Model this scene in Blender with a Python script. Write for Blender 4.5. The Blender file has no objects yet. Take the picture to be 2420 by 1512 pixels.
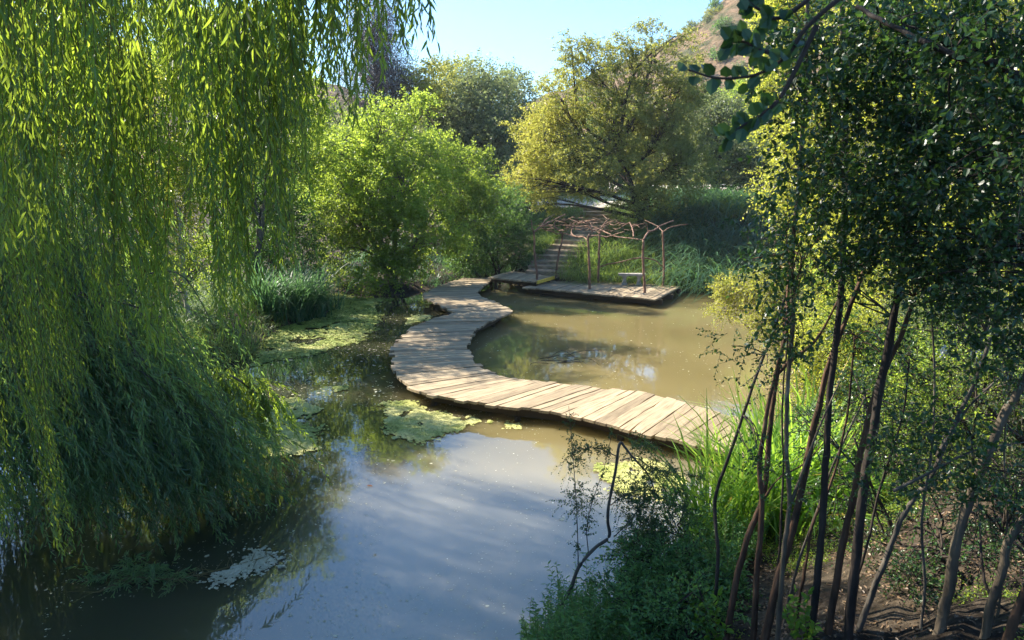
import bpy, math
import numpy as np
from math import radians, sin, cos, pi

# ------------------------------------------------------------------ camera, sky, sun, exposure
SC = bpy.context.scene
COL = SC.collection
CAMZ = 5.0
PITCH = 10.95
FPX = 1814.0                      # focal length in units of a 2419 px wide frame
cam_d = bpy.data.cameras.new('camera')
cam = bpy.data.objects.new('camera', cam_d); COL.objects.link(cam)
cam.location = (0, 0, CAMZ)
cam.rotation_euler = (radians(90 - PITCH), 0, 0)
cam_d.sensor_width = 36.0
cam_d.lens = 36.0 * FPX / 2419.0
cam_d.clip_start = 0.05
cam_d.clip_end = 3000
cam_d.dof.use_dof = True
cam_d.dof.focus_distance = 18.0
cam_d.dof.aperture_fstop = 9.0
SC.camera = cam

SUN_AZ = -57.0                    # degrees from straight ahead, negative = left
SUN_EL = 38.0
w = bpy.data.worlds.new("World"); SC.world = w; w.use_nodes = True
nt = w.node_tree; nt.nodes.clear()
sky = nt.nodes.new('ShaderNodeTexSky'); sky.sky_type = 'NISHITA'; sky.sun_disc = False
sky.sun_elevation = radians(SUN_EL); sky.sun_rotation = radians(SUN_AZ)
sky.air_density = 1.1; sky.dust_density = .5; sky.ozone_density = 2.5
bg = nt.nodes.new('ShaderNodeBackground'); bg.inputs[1].default_value = 0.085
wo = nt.nodes.new('ShaderNodeOutputWorld')
skt = nt.nodes.new('ShaderNodeVectorMath'); skt.operation = 'MULTIPLY'; skt.inputs[1].default_value = (.64, .89, 1.12)
nt.links.new(sky.outputs[0], skt.inputs[0]); nt.links.new(skt.outputs[0], bg.inputs[0]); nt.links.new(bg.outputs[0], wo.inputs[0])
sl = bpy.data.lights.new('sun', 'SUN'); sl.energy = 5.0; sl.angle = radians(0.5); sl.color = (1.0, 0.93, 0.80)
sun = bpy.data.objects.new('sun', sl); COL.objects.link(sun)
from mathutils import Vector
sdir = Vector((sin(radians(SUN_AZ)) * cos(radians(SUN_EL)), cos(radians(SUN_AZ)) * cos(radians(SUN_EL)), sin(radians(SUN_EL))))
sun.rotation_euler = (-sdir).to_track_quat('-Z', 'Y').to_euler()
sun.location = (-30, 30, 40)
SC.view_settings.view_transform = 'Standard'
SC.view_settings.look = 'None'
SC.view_settings.exposure = 1.78
SC.view_settings.gamma = 1.0
SC.render.engine = 'CYCLES'
SC.cycles.max_bounces = 7
SC.cycles.diffuse_bounces = 3
SC.cycles.glossy_bounces = 3
SC.cycles.transmission_bounces = 4
SC.cycles.transparent_max_bounces = 4
SC.cycles.volume_bounces = 0
SC.cycles.sample_clamp_indirect = 4.0
SC.cycles.caustics_reflective = False
SC.cycles.caustics_refractive = False
SC.cycles.use_denoising = True

R = np.random.default_rng(7)
cp, sp = cos(radians(PITCH)), sin(radians(PITCH))
def ray(x, y):
    u = (x - 1209.5) / FPX; v = (756 - y) / FPX
    return np.array([u, cp + v * sp, -sp + v * cp])
def P(x, y, d):                   # a point seen at (x, y) standing d metres ahead
    r = ray(x, y); r = r * (d / r[1]); r[2] += CAMZ; return r
def W(x, y, z=0.0):               # a point seen at (x, y) lying at height z
    r = ray(x, y); r = r * ((z - CAMZ) / r[2]); r[2] = z; return r
def V(*a): return np.array(a, float)
def norm(a):
    return a / np.maximum(np.linalg.norm(a, axis=-1, keepdims=True), 1e-9)
def smooth(a, b, x):
    t = np.clip((x - a) / (b - a), 0, 1); return t * t * (3 - 2 * t)

# ------------------------------------------------------------------ value noise for modelling
_perm = np.random.default_rng(3).random((64, 64))
def vnoise(x, y):
    x = np.asarray(x, float); y = np.asarray(y, float)
    xi = np.floor(x).astype(int); yi = np.floor(y).astype(int)
    fx = x - xi; fy = y - yi
    fx = fx * fx * (3 - 2 * fx); fy = fy * fy * (3 - 2 * fy)
    g = lambda a, b: _perm[a % 64, b % 64]
    return (g(xi, yi) * (1 - fx) + g(xi + 1, yi) * fx) * (1 - fy) + (g(xi, yi + 1) * (1 - fx) + g(xi + 1, yi + 1) * fx) * fy
def fbm(x, y, o=4):
    s = 0; a = .5; t = 0
    for i in range(o):
        s = s + a * vnoise(x * 2 ** i + 17.3 * i, y * 2 ** i + 9.1 * i); t += a; a *= .5
    return s / t

# ------------------------------------------------------------------ mesh helpers
class Geo:
    def __init__(self): self.v = []; self.f = []; self.t = []; self.n = 0; self.uv = []
    def add(self, verts, faces, tint=None, uv=None):
        verts = np.asarray(verts, float).reshape(-1, 3); faces = np.asarray(faces, int)
        self.v.append(verts)
        fs = faces + self.n
        self.f.append(fs)
        if tint is None: tint = np.full(len(verts), .5)
        elif np.isscalar(tint): tint = np.full(len(verts), float(tint))
        self.t.append(np.asarray(tint, float))
        self.uv.append(np.zeros((len(verts), 2)) if uv is None else np.asarray(uv, float))
        self.n += len(verts)
    def mesh(self, name, mat, smooth_=False, origin=None):
        me = bpy.data.meshes.new(name)
        if sum(len(f) for f in self.f) == 0: print('EMPTY MESH', name); return me
        v = np.concatenate(self.v)
        if origin is not None: v = v - np.asarray(origin)
        me.vertices.add(len(v)); me.vertices.foreach_set('co', v.astype(np.float32).ravel())
        loops = np.concatenate([f.ravel() for f in self.f])
        sizes = np.concatenate([np.full(len(f), f.shape[1]) for f in self.f])
        starts = np.concatenate([[0], np.cumsum(sizes)[:-1]])
        me.loops.add(len(loops)); me.loops.foreach_set('vertex_index', loops.astype(np.int32))
        me.polygons.add(len(sizes)); me.polygons.foreach_set('loop_start', starts.astype(np.int32))
        me.polygons.foreach_set('loop_total', sizes.astype(np.int32))
        me.polygons.foreach_set('use_smooth', np.full(len(sizes), bool(smooth_)))
        at = me.attributes.new('tint', 'FLOAT', 'POINT')
        at.data.foreach_set('value', np.concatenate(self.t).astype(np.float32))
        uv = np.concatenate(self.uv)
        if np.any(uv):
            a2 = me.attributes.new('grain', 'FLOAT_VECTOR', 'POINT')
            a2.data.foreach_set('vector', np.c_[uv, np.zeros(len(uv))].astype(np.float32).ravel())
        me.update(calc_edges=True)
        me.materials.append(mat)
        return me
    def build(self, name, mat, parent=None, smooth_=False, origin=None):
        """one mesh object; with a parent the mesh is stored relative to the parent's place"""
        if parent is not None: org = np.array(parent['_org'])
        elif origin is not None: org = np.asarray(origin, float)
        else: org = np.zeros(3)
        o = bpy.data.objects.new(name, self.mesh(name, mat, smooth_, org)); COL.objects.link(o)
        if parent is not None: o.parent = parent; o['_org'] = [float(a) for a in org]
        else: o.location = org; o['_org'] = [float(a) for a in org]
        return o
def tag(o, label=None, cat=None, group=None, kind=None):
    if label: o['label'] = label
    if cat: o['category'] = cat
    if group: o['group'] = group
    if kind: o['kind'] = kind
    return o
def thing(name, label, cat, loc, group=None):
    o = bpy.data.objects.new(name, None); COL.objects.link(o)
    o.location = tuple(float(a) for a in loc); o['_org'] = [float(a) for a in loc]
    o.empty_display_size = .2
    return tag(o, label, cat, group)
def copy_tree(o, parent=None):
    c = o.copy(); COL.objects.link(c)
    if parent is not None: c.parent = parent
    for ch in [k for k in KIDS.get(o.name, [])]: copy_tree(ch, c)
    return c
KIDS = {}
def remember(root):
    for o in [root] + list(root.children_recursive): KIDS[o.name] = list(o.children)

def box(g, c, s, rz=0, tint=.5, rx=0, jit=0):
    v = np.array([[x, y, z] for x in (-.5, .5) for y in (-.5, .5) for z in (-.5, .5)]) * np.asarray(s, float)
    if jit: v += R.normal(0, jit, v.shape)
    cz, sz = cos(rz), sin(rz)
    v = v @ np.array([[cz, sz, 0], [-sz, cz, 0], [0, 0, 1]])
    f = [(0, 1, 3, 2), (4, 6, 7, 5), (0, 4, 5, 1), (2, 3, 7, 6), (0, 2, 6, 4), (1, 5, 7, 3)]
    g.add(v + np.asarray(c), f, tint)
def resample(pts, n):
    pts = np.asarray(pts, float)
    # Catmull-Rom
    p = np.vstack([2 * pts[0] - pts[1], pts, 2 * pts[-1] - pts[-2]])
    m = len(pts) - 1
    t = np.linspace(0, m, n); i = np.minimum(t.astype(int), m - 1); f = (t - i)[:, None]
    a, b, c, d = p[i], p[i + 1], p[i + 2], p[i + 3]
    return .5 * (2 * b + (c - a) * f + (2 * a - 5 * b + 4 * c - d) * f ** 2 + (3 * b - a - 3 * c + d) * f ** 3)
def tube(g, pts, r0, r1=None, sides=7, tint=.5, knots=0.0, smooth_n=None):
    pts = np.asarray(pts, float)
    if smooth_n: pts = resample(pts, smooth_n)
    n = len(pts)
    if r1 is None: r1 = r0
    rad = np.linspace(r0, r1, n)
    if knots: rad = rad * (1 + knots * R.normal(0, 1, n))
    T = norm(np.gradient(pts, axis=0))
    ref = np.tile([0.31, 0.17, 0.94], (n, 1)); ref[np.abs((T * ref).sum(1)) > .95] = [1, 0, 0]
    if abs((T * ref[0]).sum(1)).max() > .95: ref[:] = [0.93, .3, .1]
    A = norm(np.cross(T, ref)); B = np.cross(T, A)
    th = np.linspace(0, 2 * pi, sides, endpoint=False)
    ring = pts[:, None] + rad[:, None, None] * (A[:, None] * np.cos(th)[None, :, None] + B[:, None] * np.sin(th)[None, :, None])
    k = np.arange(sides); i = np.arange(n - 1)
    a = (i[:, None] * sides + k[None]).ravel(); b = (i[:, None] * sides + (k[None] + 1) % sides).ravel()
    L = np.concatenate([[0], np.cumsum(np.linalg.norm(np.diff(pts, axis=0), axis=1))])
    uv = np.stack([np.repeat(L, sides), np.tile(th, n)], 1)
    g.add(ring.reshape(-1, 3), np.stack([a, b, b + sides, a + sides], 1), tint, uv)
    g.f.append(np.array([[g.n - sides + q for q in range(sides)]]))
def tubes3(g, Pth, r0, r1, tint=.5):
    """N thin three-sided tubes at once; Pth is N x S x 3"""
    N, S, _ = Pth.shape
    th = np.array([0, 2.1, 4.2])
    off = np.stack([np.cos(th), np.sin(th), np.zeros(3)], 1)
    off2 = np.stack([np.cos(th), np.zeros(3), np.sin(th)], 1)
    T = Pth[:, -1] - Pth[:, 0]
    vert = (np.abs(norm(T)[:, 2]) > .6)[:, None, None, None]
    o = np.where(vert, off[None, None], off2[None, None])
    rr = np.asarray(r0).reshape(-1, 1) * np.ones((N, 1)) * (1 - np.linspace(0, 1, S))[None] + np.asarray(r1).reshape(-1, 1) * np.linspace(0, 1, S)[None]
    v = Pth[:, :, None] + o * rr[:, :, None, None]
    n = np.arange(N)[:, None, None]; s = np.arange(S - 1)[None, :, None]; k = np.arange(3)[None, None]
    a = n * S * 3 + s * 3 + k; b = n * S * 3 + s * 3 + (k + 1) % 3
    g.add(v.reshape(-1, 3), np.stack([a, b, b + 3, a + 3], -1).reshape(-1, 4), tint)
TPL = {
 'oval': np.array([(0, 0, 0), (.25, .40, .07), (.70, .38, .05), (1, 0, -.08), (.70, -.38, .05), (.25, -.40, .07)]),
 'lance': np.array([(0, 0, 0), (.25, .5, .02), (.62, .40, -.06), (1, 0, -.22), (.62, -.40, -.06), (.25, -.5, .02)]),
}
def leaf_add(g, base, d, nrm, ln, wd, shape, tint):
    M = len(base); d = norm(d); s = norm(np.cross(d, nrm)); nn = np.cross(s, d)
    ln = np.broadcast_to(ln, (M,)); wd = np.broadcast_to(wd, (M,))
    if shape == 'rhomb':
        t = np.array([(0, 0, 0), (.45, .5, .1), (1, 0, -.1), (.5, -.5, .1)])
        fc = np.array([[0, 1, 2, 3]])
    else:
        t = TPL[shape]; fc = np.array([[0, 1, 2, 3], [0, 3, 4, 5]])
    k = len(t)
    v = base[:, None] + d[:, None] * (t[None, :, 0] * ln[:, None])[..., None] + s[:, None] * (t[None, :, 1] * wd[:, None])[..., None] + nn[:, None] * (t[None, :, 2] * ln[:, None])[..., None]
    f = (np.arange(M)[:, None, None] * k + fc[None]).reshape(-1, 4)
    g.add(v.reshape(-1, 3), f, np.repeat(np.broadcast_to(tint, (M,)), k))
def sprays(gl, gs, O, D, L, nl, ll, lw, shape='oval', droop=.3, ang=55, tint=None, wob=.15, r=.004, seg=4, t0=.1, hang=.3, upn=.5):
    """N twigs leaving O along D, each with nl leaves on alternating sides"""
    N = len(O)
    if N == 0: return
    D = norm(D); L = np.broadcast_to(L, (N,)).astype(float)
    side = norm(np.cross(D, R.normal(size=(N, 3)))) * (R.normal(0, wob, N))[:, None]
    def pos(t):                     # t: N x K
        t = t[..., None]
        q = O[:, None] + L[:, None, None] * (D[:, None] * t + side[:, None] * np.sin(t * 3.0) * t)
        q[..., 2] -= (L[:, None] * droop) * t[..., 0] ** 2
        return q
    if gs is not None:
        tt = np.broadcast_to(np.linspace(0, 1, seg + 1), (N, seg + 1))
        tubes3(gs, pos(tt), np.full(N, r), np.full(N, r * .35))
    t = t0 + (1 - t0) * (np.arange(nl)[None] + R.uniform(-.35, .35, (N, nl))) / (nl - .5); t = np.clip(t, .02, 1)
    p = pos(t); tan = norm(pos(t + .02) - p)
    ref = norm(R.normal(size=(N, 1, 3)))
    a = norm(np.cross(tan, ref)); b = np.cross(tan, a)
    ph = (np.arange(nl)[None] * 2.4 + R.uniform(0, 6, (N, 1)) + R.normal(0, .4, (N, nl)))[..., None]
    sd = a * np.cos(ph) + b * np.sin(ph)
    an = radians(ang) * R.uniform(.6, 1.3, (N, nl, 1))
    ld = tan * np.cos(an) + sd * np.sin(an); ld[..., 2] -= hang * R.uniform(.3, 1.2, (N, nl)); ld = norm(ld)
    nr = R.normal(size=(N, nl, 3)) * .8; nr[..., 2] += upn
    sc = R.uniform(.65, 1.15, (N, nl)) * (1 - .35 * t)
    if tint is None: tint = np.full(N, .5)
    tn = np.clip(np.broadcast_to(tint, (N,))[:, None] + R.normal(0, .13, (N, nl)), 0, 1)
    leaf_add(gl, p.reshape(-1, 3), ld.reshape(-1, 3), nr.reshape(-1, 3), (ll * sc).ravel(), (lw * sc).ravel(), shape, tn.ravel())
def blades(g, base, D, L, wd, bend=.5, seg=4, tint=.5, fold=0, stiff=1.5):
    """N grass blades: base N x 3, D up-ish direction, L length, curving over"""
    N = len(base); D = norm(D); L = np.broadcast_to(L, (N,)); wd = np.broadcast_to(wd, (N,))
    hz = D.copy(); hz[:, 2] = 0; hz = norm(hz + R.normal(0, .05, (N, 3)) * [1, 1, 0])
    sd = norm(np.cross(D, hz + [0, 0, 1e-3]))
    rot = R.uniform(-1, 1, N)[:, None]
    sd = norm(sd + hz * rot)
    t = np.linspace(0, 1, seg + 1)[None]
    b = np.broadcast_to(bend, (N,))[:, None]
    p = base[:, None] + L[:, None, None] * (D[:, None] * t[..., None] + hz[:, None] * (b * t ** stiff * t * .6)[..., None])
    p[..., 2] -= L[:, None] * b * t ** 2.4 * .62
    wdt = wd[:, None] * np.array([.75, 1, .85, .6, .05, .02, .01, .01])[None, np.linspace(0, 4, seg + 1).round().astype(int)]
    v = np.stack([p - sd[:, None] * wdt[..., None] * .5, p + sd[:, None] * wdt[..., None] * .5], 2)
    n = np.arange(N)[:, None]; s = np.arange(seg)[None]
    a = n * (seg + 1) * 2 + s * 2
    tt = np.repeat(np.broadcast_to(tint, (N,)), (seg + 1) * 2)
    g.add(v.reshape(-1, 3), np.stack([a, a + 1, a + 3, a + 2], -1).reshape(-1, 4), tt)

# ------------------------------------------------------------------ materials
def newmat(name):
    m = bpy.data.materials.new(name); m.use_nodes = True; t = m.node_tree; t.nodes.clear()
    o = t.nodes.new('ShaderNodeOutputMaterial'); return m, t, o
def N(t, kind, **kw):
    n = t.nodes.new(kind)
    for k, v in kw.items(): setattr(n, k, v)
    return n
def ramp(t, stops, src):
    r = t.nodes.new('ShaderNodeValToRGB'); e = r.color_ramp.elements
    while len(e) < len(stops): e.new(.5)
    for k, (p, c) in enumerate(stops): e[k].position = p; e[k].color = (*c, 1)
    t.links.new(src, r.inputs[0]); return r.outputs[0]
def leafmat(name, stops, trans, fac=.45, rough=.45, spec=.4):
    m, t, o = newmat(name)
    a = N(t, 'ShaderNodeAttribute', attribute_name='tint')
    c = ramp(t, stops, a.outputs['Fac'])
    pr = N(t, 'ShaderNodeBsdfPrincipled'); pr.inputs['Roughness'].default_value = rough
    pr.inputs['Specular IOR Level'].default_value = spec
    t.links.new(c, pr.inputs['Base Color'])
    tr = N(t, 'ShaderNodeBsdfTranslucent')
    c2 = ramp(t, [(0, tuple(.6 * x for x in trans)), (1, tuple(1.25 * x for x in trans))], a.outputs['Fac'])
    t.links.new(c2, tr.inputs[0])
    mx = N(t, 'ShaderNodeMixShader'); mx.inputs[0].default_value = fac
    t.links.new(pr.outputs[0], mx.inputs[1]); t.links.new(tr.outputs[0], mx.inputs[2])
    t.links.new(mx.outputs[0], o.inputs[0]); return m
def barkmat(name, c1, c2, c3=None, scale=14, rough=.85):
    m, t, o = newmat(name)
    tc = N(t, 'ShaderNodeTexCoord'); mp = N(t, 'ShaderNodeMapping'); mp.inputs['Scale'].default_value = (1, 1, .25)
    t.links.new(tc.outputs['Object'], mp.inputs[0])
    ns = N(t, 'ShaderNodeTexNoise'); ns.inputs['Scale'].default_value = scale; ns.inputs['Detail'].default_value = 6
    t.links.new(mp.outputs[0], ns.inputs['Vector'])
    stops = [(.3, c1), (.62, c2)] + ([(.72, c3)] if c3 else [])
    c = ramp(t, stops, ns.outputs[0])
    pr = N(t, 'ShaderNodeBsdfPrincipled'); pr.inputs['Roughness'].default_value = rough
    pr.inputs['Specular IOR Level'].default_value = .25
    t.links.new(c, pr.inputs['Base Color'])
    bp = N(t, 'ShaderNodeBump'); bp.inputs['Strength'].default_value = 1.0; bp.inputs['Distance'].default_value = .03
    t.links.new(ns.outputs[0], bp.inputs['Height']); t.links.new(bp.outputs[0], pr.inputs['Normal'])
    t.links.new(pr.outputs[0], o.inputs[0]); return m
M = {}
M['willow'] = leafmat('willow_leaf', [(0, (.035, .085, .04)), (.5, (.075, .15, .055)), (1, (.17, .25, .06))], (.42, .56, .05), .55, .38, .45)
M['willow_grey'] = leafmat('willow_leaf_greyish', [(0, (.06, .12, .065)), (.5, (.12, .21, .105)), (1, (.23, .33, .13))], (.34, .52, .09), .48, .4, .5)
M['bright'] = leafmat('bright_green_leaf', [(0, (.06, .13, .025)), (.5, (.12, .22, .035)), (1, (.24, .33, .05))], (.48, .60, .07), .55)
M['deep'] = leafmat('deep_green_leaf', [(0, (.025, .065, .025)), (.5, (.05, .12, .04)), (1, (.10, .18, .05))], (.20, .34, .06), .45)
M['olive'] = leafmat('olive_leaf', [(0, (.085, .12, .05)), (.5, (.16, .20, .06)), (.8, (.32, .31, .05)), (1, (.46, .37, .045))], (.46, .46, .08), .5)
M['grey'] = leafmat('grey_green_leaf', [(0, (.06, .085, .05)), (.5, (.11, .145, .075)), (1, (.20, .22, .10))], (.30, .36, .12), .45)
M['drywood'] = leafmat('purplish_dry_twig', [(0, (.07, .055, .06)), (1, (.15, .12, .11))], (.08, .06, .05), .2)
M['myrtle'] = leafmat('dark_glossy_leaf', [(0, (.014, .036, .014)), (.5, (.028, .07, .024)), (1, (.065, .13, .035))], (.10, .20, .03), .35, .33, .5)
M['sunny'] = leafmat('sunny_yellow_green_leaf', [(0, (.10, .15, .03)), (.5, (.20, .25, .05)), (1, (.38, .40, .11))], (.62, .64, .07), .55, .35, .5)
M['lime'] = leafmat('lime_small_leaf', [(0, (.13, .20, .03)), (.5, (.24, .29, .05)), (1, (.42, .40, .08))], (.5, .5, .06), .5)
M['reed'] = leafmat('reed_blade', [(0, (.07, .16, .03)), (.6, (.15, .29, .05)), (.9, (.28, .36, .06)), (1, (.55, .36, .09))], (.40, .62, .06), .55)
M['reed_dark'] = leafmat('dark_reed_blade', [(0, (.035, .085, .045)), (.6, (.07, .15, .075)), (1, (.17, .24, .11))], (.16, .32, .10), .4)
M['grass'] = leafmat('long_grass_blade', [(0, (.07, .14, .03)), (.6, (.13, .23, .05)), (1, (.34, .32, .11))], (.30, .40, .07), .45)
M['dry'] = leafmat('dead_leaf', [(0, (.10, .06, .035)), (.5, (.24, .15, .08)), (1, (.42, .30, .17))], (.15, .09, .04), .2)
M['rust'] = leafmat('rusty_leaf', [(0, (.35, .10, .04)), (1, (.6, .25, .09))], (.5, .16, .05), .45)
M['herb'] = leafmat('herb_leaf', [(0, (.04, .11, .035)), (.5, (.08, .19, .06)), (1, (.17, .31, .08))], (.20, .38, .06), .4)
M['broad'] = leafmat('young_broad_leaf', [(0, (.07, .18, .02)), (1, (.16, .30, .04))], (.3, .5, .04), .5)
M['flower'] = leafmat('white_petal', [(0, (.7, .7, .66)), (1, (.85, .85, .8))], (.5, .5, .45), .3)
M['bark_grey'] = barkmat('grey_bark', (.05, .04, .03), (.13, .11, .085))
M['bark_dark'] = barkmat('dark_bark', (.02, .016, .012), (.06, .045, .035))
M['bark_red'] = barkmat('reddish_bark', (.035, .022, .014), (.13, .07, .04), (.26, .17, .10), 16)
M['bark_tan'] = barkmat('tan_smooth_bark', (.06, .045, .03), (.15, .115, .075), (.28, .24, .17), 14, .7)
M['stem_green'] = barkmat('willow_twig', (.10, .08, .03), (.16, .13, .05))
M['stem_pale'] = barkmat('pale_twig', (.25, .22, .17), (.40, .36, .28))
M['peeled'] = barkmat('peeled_red_branch', (.11, .06, .04), (.25, .14, .09), (.38, .26, .19), 10, .7)

def woodmat(name, base, dark, light, rough=.8):
    m, t, o = newmat(name)
    gr = N(t, 'ShaderNodeAttribute', attribute_name='grain'); ti = N(t, 'ShaderNodeAttribute', attribute_name='tint')
    mp = N(t, 'ShaderNodeMapping'); mp.inputs['Scale'].default_value = (1.3, 26, 1)
    t.links.new(gr.outputs['Vector'], mp.inputs[0])
    n1 = N(t, 'ShaderNodeTexNoise'); n1.inputs['Scale'].default_value = 1.0; n1.inputs['Detail'].default_value = 5; n1.inputs['Distortion'].default_value = .6
    t.links.new(mp.outputs[0], n1.inputs['Vector'])
    mp2 = N(t, 'ShaderNodeMapping'); mp2.inputs['Scale'].default_value = (2.2, 3.0, 1)
    t.links.new(gr.outputs['Vector'], mp2.inputs[0])
    n2 = N(t, 'ShaderNodeTexNoise'); n2.inputs['Scale'].default_value = 1.2; n2.inputs['Detail'].default_value = 4
    t.links.new(mp2.outputs[0], n2.inputs['Vector'])
    c = ramp(t, [(.25, dark), (.5, base), (.75, light)], n1.outputs[0])
    ma = N(t, 'ShaderNodeMath', operation='MULTIPLY_ADD'); ma.inputs[1].default_value = .55; ma.inputs[2].default_value = .72
    t.links.new(ti.outputs['Fac'], ma.inputs[0])
    mb = N(t, 'ShaderNodeMath', operation='MULTIPLY_ADD'); mb.inputs[1].default_value = .7; mb.inputs[2].default_value = .62
    t.links.new(n2.outputs[0], mb.inputs[0])
    mc = N(t, 'ShaderNodeMath', operation='MULTIPLY'); t.links.new(ma.outputs[0], mc.inputs[0]); t.links.new(mb.outputs[0], mc.inputs[1])
    mx = N(t, 'ShaderNodeVectorMath', operation='SCALE'); t.links.new(c, mx.inputs[0]); t.links.new(mc.outputs[0], mx.inputs['Scale'])
    pr = N(t, 'ShaderNodeBsdfPrincipled'); pr.inputs['Roughness'].default_value = rough; pr.inputs['Specular IOR Level'].default_value = .2
    t.links.new(mx.outputs[0], pr.inputs['Base Color'])
    bp = N(t, 'ShaderNodeBump'); bp.inputs['Strength'].default_value = .6; bp.inputs['Distance'].default_value = .01
    t.links.new(n1.outputs[0], bp.inputs['Height']); t.links.new(bp.outputs[0], pr.inputs['Normal'])
    t.links.new(pr.outputs[0], o.inputs[0]); return m
M['plank'] = woodmat('weathered_plank', (.32, .245, .155), (.17, .125, .08), (.41, .32, .205))
M['beam'] = woodmat('wet_dark_timber', (.075, .055, .035), (.04, .03, .02), (.11, .08, .05))
def plain(name, c1, c2, scale, rough=.85, bump=.3, detail=6, spec=.3, dist=.02):
    m, t, o = newmat(name)
    tc = N(t, 'ShaderNodeTexCoord'); ns = N(t, 'ShaderNodeTexNoise'); ns.inputs['Scale'].default_value = scale; ns.inputs['Detail'].default_value = detail
    t.links.new(tc.outputs['Object'], ns.inputs['Vector'])
    c = ramp(t, [(.35, c1), (.65, c2)], ns.outputs[0])
    pr = N(t, 'ShaderNodeBsdfPrincipled'); pr.inputs['Roughness'].default_value = rough; pr.inputs['Specular IOR Level'].default_value = spec
    t.links.new(c, pr.inputs['Base Color'])
    bp = N(t, 'ShaderNodeBump'); bp.inputs['Strength'].default_value = bump; bp.inputs['Distance'].default_value = dist
    t.links.new(ns.outputs[0], bp.inputs['Height']); t.links.new(bp.outputs[0], pr.inputs['Normal'])
    t.links.new(pr.outputs[0], o.inputs[0]); return m
M['yellow'] = plain('yellow_paint', (.62, .40, .05), (.75, .52, .08), 9)
M['stone'] = plain('pale_stone', (.28, .25, .21), (.42, .38, .32), 7, .9, .4)
M['step'] = plain('earth_and_timber_step', (.20, .145, .095), (.36, .27, .18), 4, .95, .5)
M['path'] = plain('dusty_path', (.42, .35, .28), (.58, .50, .42), 1.5, .95, .4)
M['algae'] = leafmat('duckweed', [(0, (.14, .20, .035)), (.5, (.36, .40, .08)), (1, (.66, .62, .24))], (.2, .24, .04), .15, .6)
M['fleck'] = leafmat('pale_fleck', [(0, (.32, .30, .17)), (1, (.60, .57, .42))], (.2, .2, .1), .1, .6)

# ------------------------------------------------------------------ the lie of the land
sh_px = [(1175, 648), (1075, 668), (985, 694), (880, 702), (835, 694), (771, 688), (781, 735), (745, 752), (671, 771), (619, 805), (590, 850), (500, 887)]
SHORE = [(-15, 5.5), (-8, 6.0), (-3, 6.6), (0, 7.1), (1.1, 8.1), (2.1, 9.4), (3.1, 10.7), (4.3, 12.2), (5.5, 13.6), (6.6, 15.5), (7.6, 18), (8.6, 22), (9.5, 26), (9.9, 29), (9.0, 31.2), (6.5, 31.9), (3.5, 32.3), (1.2, 33.2)]
SHORE += [tuple(W(x, y)[:2]) for x, y in sh_px] + [(-9.2, 15.5), (-9.8, 12), (-12, 9)]
SHORE = np.array(SHORE)
def shore_sd(x, y):
    x = np.asarray(x, float); y = np.asarray(y, float)
    sh = x.shape; p = np.stack([x.ravel(), y.ravel()], 1)
    best = np.full(len(p), 1e9); ins = np.zeros(len(p), bool)
    for i in range(len(SHORE)):
        a = SHORE[i]; b = SHORE[(i + 1) % len(SHORE)]
        ab = b - a; t = np.clip(((p - a) @ ab) / (ab @ ab), 0, 1)
        q = a + t[:, None] * ab; best = np.minimum(best, np.hypot(*(p - q).T))
        c = ((a[1] > p[:, 1]) != (b[1] > p[:, 1])) & (p[:, 0] < (b[0] - a[0]) * (p[:, 1] - a[1]) / (b[1] - a[1] + 1e-12) + a[0])
        ins ^= c
    return np.where(ins, -best, best).reshape(sh)
ST = np.array([W(1225, 650, .5) * [1, 1, 0] + [0, 0, .55], P(1318, 603, 36.6), P(1382, 557, 39.8), P(1415, 528, 42.2), P(1404, 494, 45.0)])
ST[:, 2] = [.55, 1.1, 1.8, 2.3, 2.95]
ST[0, :2] = P(1288, 640, 33.6)[:2]
STP = resample(ST, 60)
def H(x, y):
    x = np.asarray(x, float); y = np.asarray(y, float)
    sd = shore_sd(x, y)
    d = np.maximum(sd, 0)
    near = np.minimum(.47 * d, 2.6 + .11 * d)
    farb = 2.95 * smooth(0, 11.5, d) + .25 * smooth(0, .8, d)
    left = .35 * smooth(0, 1.2, d) + .10 * d
    left = np.minimum(left, 2.5)
    rightb = .4 * smooth(0, .8, d) + np.minimum(.2 * d, 2.4)
    wn = 1 - smooth(9, 15, y)
    h = wn * near + (1 - wn) * rightb
    wf = smooth(24, 31, y); h = h * (1 - wf) + farb * wf
    wl = (1 - smooth(-8, -4, x)) * smooth(4, 9, y); h = h * (1 - wl) + left * wl
    h = h + (fbm(x * .35, y * .35) - .5) * .5 * smooth(0, 3, d)
    # the flight of steps cuts into the bank
    dd = np.full(x.shape, 1e9); zz = np.zeros(x.shape)
    for q in STP[::4]:
        e = np.hypot(x - q[0], y - q[1]); m = e < dd; dd = np.where(m, e, dd); zz = np.where(m, q[2], zz)
    k = (1 - smooth(1.0, 2.6, dd)) * (d > 0); h = h * (1 - k) + (zz - .12) * k
    und = -1.0 * smooth(0, 2.0, -sd) - .05
    return np.where(sd > 0, h, und)
def H1(x, y): return float(H(np.array([x]), np.array([y]))[0])
def G(px, py, dmax=90):           # where the sight line through (px, py) meets the ground
    r = ray(px, py); d = np.linspace(1.5, dmax, 1500)
    q = r[None] * (d / r[1])[:, None]; q[:, 2] += CAMZ
    hh = H(q[:, 0], q[:, 1]); i = np.argmax(q[:, 2] < np.maximum(hh, 0.0))
    return q[i]

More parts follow.
